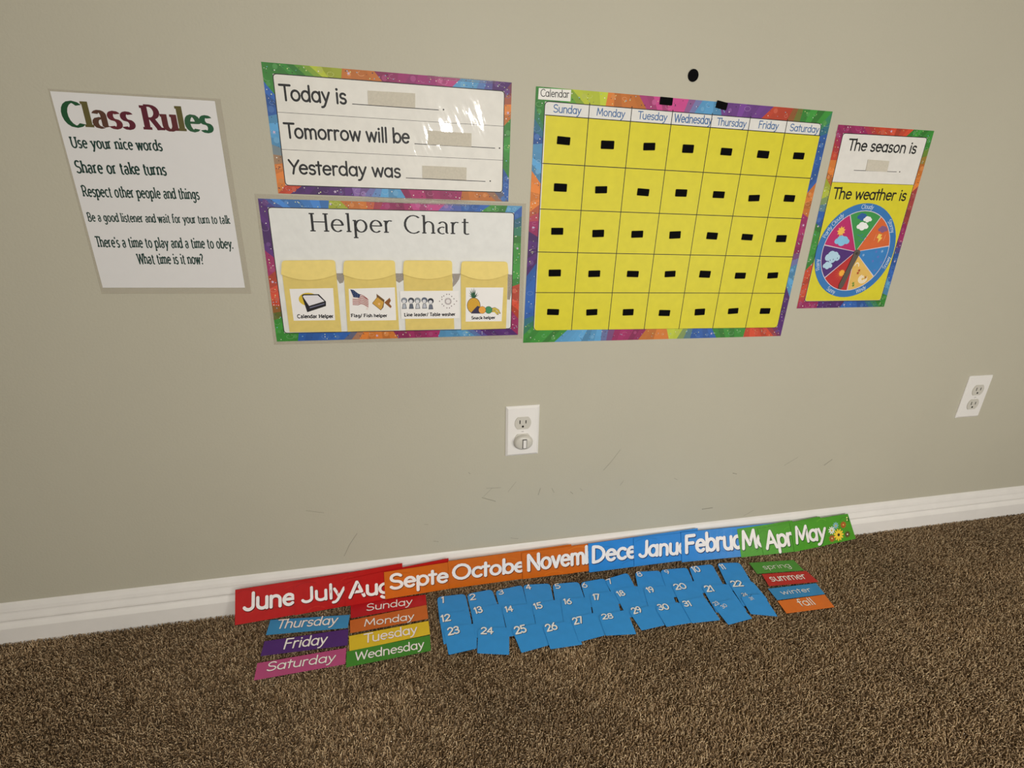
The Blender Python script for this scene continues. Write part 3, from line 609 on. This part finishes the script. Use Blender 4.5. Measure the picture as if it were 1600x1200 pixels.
# wheel
c = P.L(E_(399,800)[0]); rim = [P.L(E_(*p)[0]) for p in ((470,527),(330,1077),(160,880),(633,740))]; RW = sum(math.dist(c, p) for p in rim)/4
wk = Ink(); wk.slab(disc(c, RW, 56), .0003, .0007, (50,118,184)); wz = .0008
wk.poly(disc(c, RW*.855, 48), (214,206,216), wz)
def angp(x, y): p = P.L(E_(x,y)[0]); return math.degrees(math.atan2(p[1]-c[1], p[0]-c[0]))
bd = [angp(*p) for p in ((368,590),(545,600),(605,765),(508,950),(345,1042),(215,955),(222,762))]
cols = [(58,148,74),(214,102,48),(52,128,196),(226,186,96),(186,44,44),(76,40,116),(186,36,104)]
for i in range(7):
    a, b_ = bd[i], bd[(i+1) % 7]
    while b_ > a: b_ -= 360
    wk.poly([(c[0]+.001*math.cos(math.radians((a+b_)/2)), c[1]+.001*math.sin(math.radians((a+b_)/2)))]+arc(c[0], c[1], RW*.84, RW*.84, a-.7, b_+.7, 9), cols[i], wz+4e-5)
def at(x, y): return P.L(E_(x,y)[0])
def cloud(x, y, s, col, z, sq=.8):
    for dx, dy, r in ((-.9,-.1,.55),(-.3,.25,.7),(.4,.15,.65),(.95,-.15,.5),(0,-.3,.7)): p = at(x, y); wk.poly(disc((p[0]+dx*s*1.3, p[1]+dy*s*1.3), r*s*1.4, 12, r*s*1.4*sq), col, z)
W1, W2 = wz+8e-5, wz+1.2e-4
cloud(440,595,.0065,(40,92,160),W1); cloud(470,610,.0055,(236,238,236),W2); cloud(440,650,.0075,(238,240,238),W2)
for x, y in ((425,700),(445,715),(432,735)): wk.polys(stroke(P.Ls(E_(x-15,y,x,y+8,x+18,y-2)), .0006, .0006), (50,120,150), W1)
cloud(560,668,.0062,(134,90,128),W2); wk.poly(P.Ls(E_(535,695,555,700,545,715,556,718,528,748,534,722,522,720)), (240,204,90), W2)
for x in (520,545,575): line(wk, P, *E_(x,700,x-14,735), .0005, (240,190,150), W1)
for x, y in ((520,800),(555,798),(500,855),(548,862),(510,910),(445,820),(530,830)): 
    for a_ in (0, 60, 120):
        p = at(x, y); r = .0030; wk.polys(stroke([(p[0]-r*math.cos(math.radians(a_)), p[1]-r*math.sin(math.radians(a_))), (p[0]+r*math.cos(math.radians(a_)), p[1]+r*math.sin(math.radians(a_)))], .00035, .00035), (170,204,236) if x % 2 else (110,110,200), W1)
for r in (.0045, .0075, .0105): p = at(440,960); wk.polys(stroke(arc(p[0], p[1], r, r*.85, 20+r*9000, 300+r*9000, 10), .0011, .0009), (244,236,214), W1)
p = at(405,885); wk.polys(stroke(arc(p[0], p[1], .005, .007, 0, 170, 8), .001, .001), (244,236,214), W1)
for x, y, cl in ((420,910,(170,60,30)),(412,925,(170,60,30)),(458,950,(176,110,40)),(385,985,(96,140,50)),(385,998,(96,140,50))): wk.poly(star(at(x,y), .0042, x), cl, W2)
p = at(318,925)
for a_ in range(150, 300, 18): wk.poly([(p[0]+.003*math.cos(math.radians(a_-6)), p[1]+.003*math.sin(math.radians(a_-6))), (p[0]+.019*math.cos(math.radians(a_)), p[1]+.019*math.sin(math.radians(a_))), (p[0]+.003*math.cos(math.radians(a_+6)), p[1]+.003*math.sin(math.radians(a_+6)))], (236,140,66), W1)
wk.poly([(p[0]+(.0078 if k_ % 2 else .0058)*math.cos(k_*.3), p[1]+(.0078 if k_ % 2 else .0058)*math.sin(k_*.3)) for k_ in range(21)], (244,176,60), W2)
cloud(265,830,.0095,(178,212,232),W1,1.0); cloud(235,880,.006,(178,212,232),W1+1e-5,1.0)
for x, y in ((250,850),(268,845),(262,868),(280,862),(292,838)): wk.poly(disc(at(x,y), .0009, 7, .0015), (50,60,110), W2)
p = at(315,680); wk.poly([(p[0]+(.0105 if k_ % 2 else .0065)*math.cos(k_*.35), p[1]+(.0105 if k_ % 2 else .0065)*math.sin(k_*.35)) for k_ in range(18)], (244,190,80), W1)
cloud(320,735,.0095,(132,194,230),W2)
for s, am, sgn in (('Cloudy',angp(468,545),1),('Stormy',angp(606,652),1),('Snowy',angp(583,866),-1),('Windy',angp(432,1038),-1),('Sunny',angp(247,1040),-1),('Rainy',angp(176,878),1),('Partly Cloudy',angp(275,655),1)):
    ls, tot = letters(s, SANS); h = RW*.085; k2 = h/72*1.0; rr = RW*(.89 if sgn > 0 else .965)
    if s == 'Snowy' or s == 'Sunny' or s == 'Windy': pass
    for ch, x, st in ls:
        for q in st:
            pts = []
            for (u, v) in q:
                ang = math.radians(am)-sgn*((x+u-tot/2)*k2)/rr; rad_ = rr+sgn*v*k2
                pts.append((c[0]+rad_*math.cos(ang), c[1]+rad_*math.sin(ang)))
            wk.polys(stroke(pts, .00042, .00042), (214,226,238), wz+3e-5)
wk.build('weather_wheel', M['flatprint'], R_)
hub = at(404,810); tip = at(302,1018); dx, dy = tip[0]-hub[0], tip[1]-hub[1]; L_ = math.hypot(dx, dy); ux, uy = dx/L_, dy/L_; nx_, ny_ = -uy, ux
ar = Ink(); pts = arc(hub[0], hub[1], .0082, .0082, math.degrees(math.atan2(ny_, nx_)), math.degrees(math.atan2(ny_, nx_))-180+0, 8)
a_ = math.degrees(math.atan2(uy, ux)); pts = arc(hub[0], hub[1], .0080, .0080, a_+60, a_+300, 12)
pts += [(hub[0]+ux*L_*t+nx_*s*w_, hub[1]+uy*L_*t+ny_*s*w_) for t, s, w_ in ((.35,-1,.0055),(.9,-1,.0062),(1,-1,.0030),(1,1,.0030),(.9,1,.0062),(.35,1,.0055))]
ar.slab(pts, .0012, .0022); ao = ar.build('spinner_arrow', M['arrow'], R_)
rv = Ink(); rv.slab(disc(hub, .0028, 14), .0022, .0034); rv.build('rivet', M['steel'], ao)

# ---------------------------------------------------------------- outlets
def bevel_plate(w_, h_, t, b_):
    i, o_ = [(-w_/2+b_,h_/2-b_),(w_/2-b_,h_/2-b_),(w_/2-b_,-h_/2+b_),(-w_/2+b_,-h_/2+b_)], [(-w_/2,h_/2),(w_/2,h_/2),(w_/2,-h_/2),(-w_/2,-h_/2)]
    vs = [(x, y, 0) for x, y in o_]+[(x, y, t*.35) for x, y in o_]+[(x, y, t) for x, y in i]
    fs = [(8,11,10,9)]
    for k_ in range(4):
        j = (k_+1) % 4; fs += [(k_, k_+4, j+4, j), (k_+4, k_+8, j+8, j+4)]
    return vs, [f_ for f_ in fs]+[(0,1,2,3)]
def outlet(px, label, with_cover, group='duplex wall outlets'):
    q = np.mean([Plane((0,0,0),(1,0,0),(0,0,1)).L(p) for p in px], axis=0); P = Plane((q[0], 0, q[1]), (1,0,0), (0,0,1)); r = root('wall_outlet', P); tag(r, label, 'outlet', group)
    vs, fs = bevel_plate(.0720, .1150, .0055, .0045); mesh('cover_plate', vs, fs, M['plastic'], r)
    for sgn in (1, -1):
        fc = Ink(); cy = sgn*.0195; pts = [(x, max(-.0135, min(.0135, y))+cy) for x, y in disc((0,0), .0172, 28)]
        fc.slab([(x*1.045, cy+(y-cy)*1.06) for x, y in pts], .0050, .0056); fr = fc.build('recess_ring', M['dark'] if 0 else M['plastic2'], r)
        fc = Ink(); fc.slab(pts, .0050, .0066); fo = fc.build('receptacle', M['plastic2'], r)
        for x, y, w_, h_ in ((-.0064,.003,.0020,.0085),(.0064,.003,.0020,.0072)):
            s = Ink(); s.slab([(x-w_/2,cy+y-h_/2),(x+w_/2,cy+y-h_/2),(x+w_/2,cy+y+h_/2),(x-w_/2,cy+y+h_/2)], .0064, .0068); s.build('slot', M['dark'], fo)
        s = Ink(); s.slab(disc((0, cy-.0075), .0024, 12), .0064, .0068); s.build('ground_hole', M['dark'], fo)
    s = Ink(); s.slab(disc((0,0), .0030, 16), .0050, .0062); so = s.build('screw', M['plastic'], r)
    s = Ink(); s.slab([(-.0024,-.0003),(.0024,-.0003),(.0024,.0003),(-.0024,.0003)], .0062, .0063); s.build('screw_slot', M['dark'], so)
    return P
O1 = Z(770, 620, 12)
PO = outlet(O1(262,185,865,150,820,1045,245,1100), 'white wall outlet with its lower socket covered, below the helper chart and calendar', True)
# oval cover plugged into the lower socket
pl = PO.L(O1(556,822)[0]); r = bpy.data.objects.new('socket_plug_cover', None); COL.objects.link(r); r.matrix_world = PO.matrix() @ Matrix.Translation((pl[0], pl[1]+.0010, .0066))
tag(r, 'white oval plug cover with a small upright rocker in the lower outlet socket', 'plug')
ring = []; nn = 32
for t, zz in ((1,0),(1,.004),(.94,.0075),(.80,.0095),(.5,.0105)):
    ring.append([(.0205*t*math.cos(2*math.pi*i/nn), .0165*t*math.sin(2*math.pi*i/nn), zz) for i in range(nn)])
vs = [p for rg_ in ring for p in rg_]; fs = []
for a in range(len(ring)-1):
    for i in range(nn): j = (i+1) % nn; fs.append((a*nn+i, a*nn+j, (a+1)*nn+j, (a+1)*nn+i))
fs.append(tuple(range((len(ring)-1)*nn, len(ring)*nn))); mesh('dome', vs, fs, M['plastic2'], r, True)
s = Ink(); s.slab([(-.0035,-.0108),(.0058,-.0108),(.0058,.0100),(-.0035,.0100)], .0100, .0112); s.build('rocker_frame', M['steel'], r)
s = Ink(); s.slab([(-.0022,-.0094),(.0045,-.0094),(.0045,.0086),(-.0022,.0086)], .0110, .0124); s.build('rocker', M['plastic'], r)
O2 = Z(1480, 570, 12)
outlet(O2(420,225,828,200,535,935,155,985), 'white wall outlet with both sockets empty, right of the weather chart', False)

# ---------------------------------------------------------------- month cards leaning on the baseboard
def card_from(corners, name, label, cat, group, body, mat='card', th=.0003):
    """corners: four world points TL TR BR BL"""
    TL, TR, BR, BLc = [np.array(c_) for c_ in corners]; o_ = (TL+TR+BR+BLc)/4
    P = Plane(o_, (TR+BR)-(TL+BLc), (TL+TR)-(BLc+BR)); r = root(name, P); tag(r, label, cat, group)
    q = [((c_-o_)@P.ex, (c_-o_)@P.ey) for c_ in (TL, TR, BR, BLc)]
    k = Ink(); k.slab(q, -th, 0, body); return P, r, k, q
def wpt(px, y):
    r_ = ray(*px); t = (y-CAM[1])/r_[1]; return CAM+t*r_
def fpt(px, z):
    r_ = ray(*px); t = (z-CAM[2])/r_[2]; return CAM+t*r_
N1, N2, N3, N4, N5, N6 = Z(360,870,8), Z(520,850,8), Z(690,840,8), Z(860,820,8), Z(1010,800,8), Z(1150,790,8)
def p1(Zf, x, y): return Zf(x, y)[0]
RED, ORG, BLU, GRN = (184,20,18), (206,104,24), (44,134,212), (76,154,38)
wht = (244,240,238)
months = [
 ('June','June',RED,(p1(N1,60,414),p1(N1,1482,196)),((367,977),(548,951)),(N1,(165,668,800,590,150,465))),
 ('July','July',RED,((458.7,911),p1(N2,868,240)),((461,963),(632,936)),(N1,(895,570,1425,495,880,398))),
 ('August','August',RED,(p1(N2,140,448),p1(N2,1446,178)),((540,952),(704,930)),(N2,(212,668,562,622,212,486))),
 ('September','September',ORG,(p1(N2,640,352),(811,861.5)),((602,936.5),(815,905.5)),(N2,(715,562,1438,470,700,388))),
 ('October','October',ORG,((700,877),(892.5,850.5)),((702,920),(896,897)),(N3,(140,522,893,435,125,352))),
 ('November','November',ORG,((815,864),p1(N4,1098,146)),((817,905),(1000,882)),(N4,(-285,572,424,480,-295,382))),
 ('December','December',BLU,((919,849.5),p1(N5,642,202)),((920.5,894.5),(1094,873)),(N4,(522,470,940,420,512,280))),
 ('January','January',BLU,((990,841),p1(N5,1150,184)),((991,885),(1158,866)),(N5,(-90,560,393,520,-104,375))),
 ('February','February',BLU,((1064,832),p1(N6,550,214)),((1065.5,878.5),(1222,862)),(N5,(488,508,1078,456,470,305))),
 ('March','March',GRN,((1151.5,826.5),(1238,813.5)),((1158.5,872.5),(1258,861)),(N6,(85,538,264,515,60,328))),
 ('April','April',GRN,(p1(N6,268,290),p1(N6,1048,137)),(p1(N6,350,645),(1290,860)),(N6,(388,535,716,482,380,330))),
 ('May','May',GRN,((1234,817.5),p1(N6,1398,102)),(p1(N6,735,595),p1(N6,1498,415)),(N6,(755,468,1120,410,715,275))),
]
lab_m = ['red month card reading June, leftmost of the leaning strip', 'red month card reading July, overlapping the June card', 'red month card showing Aug, its end tucked behind the first orange card',
 'orange month card showing Septe, first of the three orange ones', 'orange month card showing Octobe, middle of the three orange ones', 'orange month card showing Novem, beside the first blue card',
 'blue month card showing Dece, first of the three blue ones', 'blue month card showing Janu, middle of the three blue ones', 'blue month card showing Februa, last of the three blue ones',
 'green month card showing Ma, mostly hidden behind the April card', 'green month card showing Apr, between the March and May cards', 'green month card reading May with a bunch of flowers at its end']
SUBS = {'June':'June','July':'July','August':'Au','September':'Septe','October':'Octob','November':'Novem','December':'Dec','January':'Janu','February':'Febru','March':'M','April':'Apr','May':'May'}
LH = .066                                    # height the strip leans to; s runs 0..1 from carpet to top
XB = [-.45,-.33,-.10,.04,.21,.37,.61,.76,.92,1.12]; YB = [-.051,-.045,-.031,-.025,-.024,-.029,-.036,-.046,-.051,-.040]
class Lean:
    """one card of the strip: a gently bowed surface resting on the carpet and against the baseboard, each card lapping the one before"""
    def __init__(s, xR): s.xR = xR; s.n = np.array([0,-1,0])
    def y(s, x, z): yb = float(np.interp(x, XB, YB)); return yb+(-.0152-yb)*z/LH-.013*max(0, s.xR-x)-.0003
    def L(s, p):
        r = ray(*p); lo_, hi_ = .5, 3.
        for _ in range(46):
            t = (lo_+hi_)/2; q = CAM+t*r
            if q[1] > s.y(q[0], q[2]): hi_ = t
            else: lo_ = t
        return (q[0], q[2]*1.09)
    def Ls(s, ps): return [s.L(p) for p in ps]
    def W(s, v): x, z = v[0], v[1]/1.09; return (x, s.y(x, z)-v[2]*.92, z+v[2]*.38)
xRs = []
for n_, (nm, s, col, top, bot, (Zf, tx)) in enumerate(months):
    xR = max(wpt(top[1], -.017)[0], (xRs[-1]+.035) if xRs else -9); xRs.append(xR)
    P = Lean(xR); q = [P.L(top[0]), P.L(top[1]), P.L(bot[1]), P.L(bot[0])]
    q = [(a_, max(b_, .0012)) for a_, b_ in q]
    cx_, cz_ = sum(a_[0] for a_ in q)/4, 0
    k = Ink(); NS = 14
    for i in range(NS):
        k.slab([lerp(q[0],q[1],i/NS), lerp(q[0],q[1],(i+1)/NS), lerp(q[3],q[2],(i+1)/NS), lerp(q[3],q[2],i/NS)], -.0003, 0, col)
    class _O: pass
    PO_ = Plane((cx_, P.y(cx_, 0), 0), (1,0,0), (0,0,1)); r = root('month_card', PO_); tag(r, lab_m[n_], 'card', 'month cards leaning on the baseboard')
    zc = 9e-5; lo = lerp
    for j in range(7):                       # loose painted swashes
        u0 = j/7+rnd.uniform(-.04, .04); u1 = u0+rnd.uniform(.12, .24); v0 = rnd.uniform(.62, .93) if j % 3 else rnd.uniform(.07, .25)
        u0, u1 = max(.02, u0), min(.98, u1)
        A_ = lambda u, v: lo(lo(q[0], q[1], u), lo(q[3], q[2], u), v)
        cc_ = mixc(col, {RED:(212,84,40), ORG:(232,148,60), BLU:(96,172,226), GRN:(128,188,52)}[col], rnd.uniform(.15, .45)) if j % 2 else mixc(col, (0,0,0), .08)
        pts = smooth_curve(A_(u0, v0+.02), A_((u0+u1)/2, v0-.06), A_(u1, v0+.02), 7)
        k.polys(stroke(pts, .0015, .0010), cc_, zc)
    sh = {RED:(96,14,14), ORG:(120,58,16), BLU:(20,58,110), GRN:(34,84,20)}[col]
    a, b_, t = Zf(*tx)
    write(k, P, s, a, b_, t, wht, 1.8e-4, pen=.100, shade=sh, shade_grow=1.22, sub=SUBS[nm])
    if nm == 'May':
        fl = Z(1150, 790, 8); L = lambda x, y: P.L(fl(x, y)[0])
        def flower(x, y, r, col_, cen, n=9, z=2.2e-4):
            c_ = L(x, y)
            for i in range(n):
                a_ = 2*math.pi*i/n; d_ = (c_[0]+r*.62*math.cos(a_), c_[1]+r*.62*math.sin(a_))
                k.poly([(d_[0]+r*.42*math.cos(t_)*math.cos(a_)-r*.17*math.sin(t_)*math.sin(a_), d_[1]+r*.42*math.cos(t_)*math.sin(a_)+r*.17*math.sin(t_)*math.cos(a_)) for t_ in [i2*math.pi/4 for i2 in range(8)]], col_, z)
            k.poly(disc(c_, r*.24, 8), cen, z+4e-5)
        flower(1195,310,.0105,(240,240,232),(214,190,70)); flower(1245,250,.0095,(140,190,200),(214,190,70)); flower(1340,240,.0095,(190,84,40),(220,200,90)); flower(1200,410,.0100,(180,84,50),(226,210,120))
        flower(1392,358,.0095,(104,62,44),(240,236,224)); flower(1282,365,.0160,(244,208,60),(54,34,20), 11, 3e-4)
        for x, y in ((1385,150),(1388,180)): k.poly(disc(L(x,y), .0022, 8), (236,232,150), 2.2e-4)
        k.poly(L and [L(1398,140),L(1412,165),L(1408,205),L(1396,190)], (30,70,24), 2e-4)
    k.v = [tuple(np.array(P.W(v))-PO_.o) for v in k.v]; k.v = [(x_, z_, -y_) for x_, y_, z_ in k.v]
    k.build('printed_card', M['card'], r)

# ---------------------------------------------------------------- day, season cards lying on the pile
def flat_card(name, label, group, px, body, zs=(.0012,.0012,.0012,.0012)):
    return card_from([fpt(p, z_) for p, z_ in zip(px, zs)], name, label, 'card', group, body)
D3, D4 = Z(390,940,9.23), Z(530,920,9.23)
days = [
 ('Sunday',D4,(165,205,1245,85,1262,232,168,425),(190,30,38),(388,318,1050,225,384,226),'red day card reading Sunday, top of the right column, tucked under the month cards'),
 ('Monday',D4,(155,455,1260,232,1285,430,158,640),(208,110,46),(360,542,1075,440,362,446),'orange day card reading Monday, under the red Sunday card'),
 ('Tuesday',D4,(142,682,1288,462,1312,655,146,900),(232,200,48),(358,782,1122,638,312,668),'yellow day card reading Tuesday, above the green Wednesday card'),
 ('Wednesday',D4,(108,905,1308,668,1322,892,100,1132),(70,142,50),(232,1034,1222,852,192,925),'green day card reading Wednesday, bottom of the right column'),
 ('Thursday',D3,(300,265,1445,190,1415,378,235,482),(62,150,206),(378,392,1250,322,408,268),'light blue day card reading Thursday, top of the left column'),
 ('Friday',D3,(215,572,1425,395,1412,628,158,785),(84,46,124),(484,684,1098,608,510,545),'purple day card reading Friday, between the light blue and pink cards'),
 ('Saturday',D3,(112,888,1395,668,1378,900,62,1135),(190,82,134),(235,1004,1225,858,262,882),'pink day card reading Saturday, bottom of the left column'),
]
for i, (s, Zf, c, col, tx, lb) in enumerate(days):
    zz = .0012 if s != 'Sunday' else .0008
    P, r, k, q = flat_card('day_card', lb, 'day name cards on the carpet', Zf(*c), col, (zz,)*4)
    a, b_, t = Zf(*tx); sh = tuple(int(x*.55) for x in col) if s != 'Tuesday' else (196,120,60)
    sz = P.L(t); 
    write(k, P, s, a, b_, t, (255,252,250), 8e-5, pen=.066, shade=sh, shade_off=(.01,-.015), shade_grow=1.32)
    k.build('printed_card', M['card'], r)
S2 = Z(1160, 860, 10)
for s, c, col, tx, lb in (
 ('spring',(105,195,800,150,960,310,230,365),(82,150,58),(345,296,770,262,318,250),'green season card reading spring, beside the number cards'),
 ('summer',(302,370,1000,322,1190,490,415,558),(192,44,40),(462,484,1015,440,440,420),'red season card reading summer, second of the four season cards'),
 ('winter',(398,598,1150,512,1290,682,545,775),(54,140,200),(628,690,1090,640,598,630),'blue season card reading winter, third of the four season cards'),
 ('fall',(548,790,1285,690,1440,885,690,985),(226,116,38),(920,872,1150,842,862,778),'orange season card reading fall, nearest of the season cards')):
    P, r, k, q = flat_card('season_card', lb, 'season cards on the carpet', S2(*c), col)
    a, b_, t = S2(*tx); write(k, P, s, a, b_, t, (250,244,238), 8e-5, pen=.085 if s == 'summer' else .065, cap=49 if s in ('spring','summer') else 66, shade=tuple(int(x*.6) for x in col), shade_off=(.01,-.02), shade_grow=1.3)
    k.build('printed_card', M['card'], r)

# ---------------------------------------------------------------- number cards
U7, U8, U9 = Z(675,900,8), Z(840,880,8), Z(1020,870,8)
# n, crop, corners TL TR BR BL, digits (baseline start, baseline end, top)
nums = [
 ('1',U7,(62,262,415,222,478,500,90,520),(120,335,155,332,118,262)), ('2',U7,(435,225,750,165,840,420,490,470),(480,300,548,290,472,232)), ('3',U7,(790,185,1125,112,1200,390,850,420),(838,232,900,222,828,178)),
 ('4',U7,(1135,112,1475,92,1535,380,1200,400),(1185,170,1242,162,1175,110)), ('5',U8,(185,262,515,232,600,480,222,500),(232,320,290,308,225,262)), ('6',U8,(535,240,838,188,945,450,605,480),(568,306,625,298,560,250)),
 ('7',U8,(838,205,1125,118,1265,390,960,440),(895,262,945,245,870,205)), ('8',U8,(1215,110,1530,92,1640,380,1275,400),(1258,166,1315,158,1250,108)), ('9',U9,(92,165,430,135,540,400,180,430),(168,215,215,208,150,168)),
 ('10',U9,(450,125,740,92,880,350,545,380),(520,192,605,182,490,125)), ('11',U9,(800,80,1085,72,1240,330,925,345),(868,155,920,150,840,95)),
 ('12',U7,(85,478,450,425,520,700,140,815),(125,572,232,552,112,495)), ('13',U7,(485,410,860,342,920,640,530,690),(545,470,635,448,520,400)), ('14',U7,(870,380,1240,345,1300,620,935,670),(925,450,1015,438,912,385)),
 ('15',U7,(1250,345,1600,290,1690,560,1300,610),(1292,415,1385,395,1285,345)), ('16',U8,(285,440,650,425,690,700,330,740),(335,510,425,508,330,448)), ('17',U8,(650,385,960,345,1045,630,700,650),(705,455,780,455,698,388)),
 ('18',U8,(945,330,1265,280,1400,560,1080,600),(1020,415,1100,395,990,355)), ('19',U8,(1320,300,1640,280,1760,570,1400,600),(1392,368,1465,352,1370,305)), ('20',U9,(232,350,560,295,680,600,345,600),(290,410,430,392,268,345)),
 ('21',U9,(605,365,930,335,1120,600,750,620),(680,435,775,425,660,365)), ('22',U9,(945,320,1240,300,1390,480,1090,550),(1005,370,1135,362,982,305)),
 ('23',U7,(140,640,560,590,562,905,208,985),(205,738,345,710,188,655)), ('24',U7,(578,650,965,640,965,985,565,965),(612,722,762,722,625,645)), ('25',U7,(990,650,1370,585,1460,865,1118,960),(1050,725,1185,695,1028,640)),
 ('26',U7,(1380,615,1740,560,1880,855,1480,915),(1442,692,1570,660,1425,610)), ('27',U8,(410,680,755,610,845,900,520,985),(462,765,578,740,445,688)), ('28',U8,(760,650,1110,580,1235,885,850,905),(815,700,950,685,802,640)),
 ('29',U8,(1132,590,1460,520,1590,775,1300,840),(1205,632,1308,605,1170,565)), ('30',U9,(25,625,330,560,490,822,170,875),(82,665,212,652,52,600)), ('31',U9,(340,560,640,490,845,790,490,830),(400,620,492,610,372,558)),
]
BLC = (54,152,228)
ONES = 'zero one two three four five six seven eight nine ten eleven twelve thirteen fourteen fifteen sixteen seventeen eighteen nineteen'.split()
say = lambda n: ONES[n] if n < 20 else ('twenty' if n < 30 else 'thirty')+('-'+ONES[n % 10] if n % 10 else '')
for n_, (s, Zf, c, tx) in enumerate(nums):
    row = n_//11; b0 = .0009
    zs = (b0+.0026, b0+.0016, b0, b0+.0010)
    pc = Zf(*c)
    ex_ = (.12 if s == '12' else .30) if row < 2 else 0
    pc = [pc[0], pc[1], lerp(pc[1], pc[2], 1+ex_), lerp(pc[0], pc[3], 1+ex_)]
    posn = ['row nearest the wall', 'middle row', 'front row'][row]
    P, r, k, q = card_from([fpt(p, z_) for p, z_ in zip(pc, zs)], 'number_card', f'blue card printed with number {say(int(s))} in white, {posn}', 'card', 'number cards on the carpet', BLC)
    k = Ink(); 
    rq = rounded(q, .0105, 4); k.slab(rq[:10]+rounded(q, .002, 2)[6:], -.0003, 0, BLC)
    a, b_, t = Zf(*tx); write(k, P, s, a, b_, t, (246,246,244), 8e-5, pen=.10 if row else .085, shade=(16,52,96), shade_off=(.05,-.06), shade_grow=1.15)
    k.build('printed_card', M['card'], r)
for s, c, tx1, tx2, lb, sl in (
  (('23','30'),(735,590,1010,520,1245,770,945,850),(780,612,835,588,755,570),(880,648,935,615,855,608),'blue card printed with two small numbers, twenty-three over thirty, right of thirty-one',(822,628,848,590)),
  (('24','31'),(1090,490,1375,462,1560,745,1225,715),(1128,492,1190,482,1105,458),(1222,542,1270,530,1210,508),'blue card printed with two small numbers, twenty-four over thirty-one, nearest the season cards',(1205,510,1235,470))):
    zs = (.0037,.0030,.0010,.0022) if s[0] == '23' else (.0042,.0036,.0012,.0020)
    P, r, k, q = card_from([fpt(p, z_) for p, z_ in zip(U9(*c), zs)], 'number_card', lb, 'card', 'number cards on the carpet', BLC)
    k = Ink(); rq = rounded(q, .0105, 4); k.slab(rq[:10]+rounded(q, .002, 2)[6:], -.0003, 0, BLC)
    for s_, tx in zip(s, (tx1, tx2)): a, b_, t = U9(*tx); write(k, P, s_, a, b_, t, (226,232,240), 8e-5, pen=.085, shade=(16,52,96), shade_off=(.04,-.05), shade_grow=1.1)
    line(k, P, *U9(*sl), .0006, (20,60,100), 9e-5); k.build('printed_card', M['card'], r)
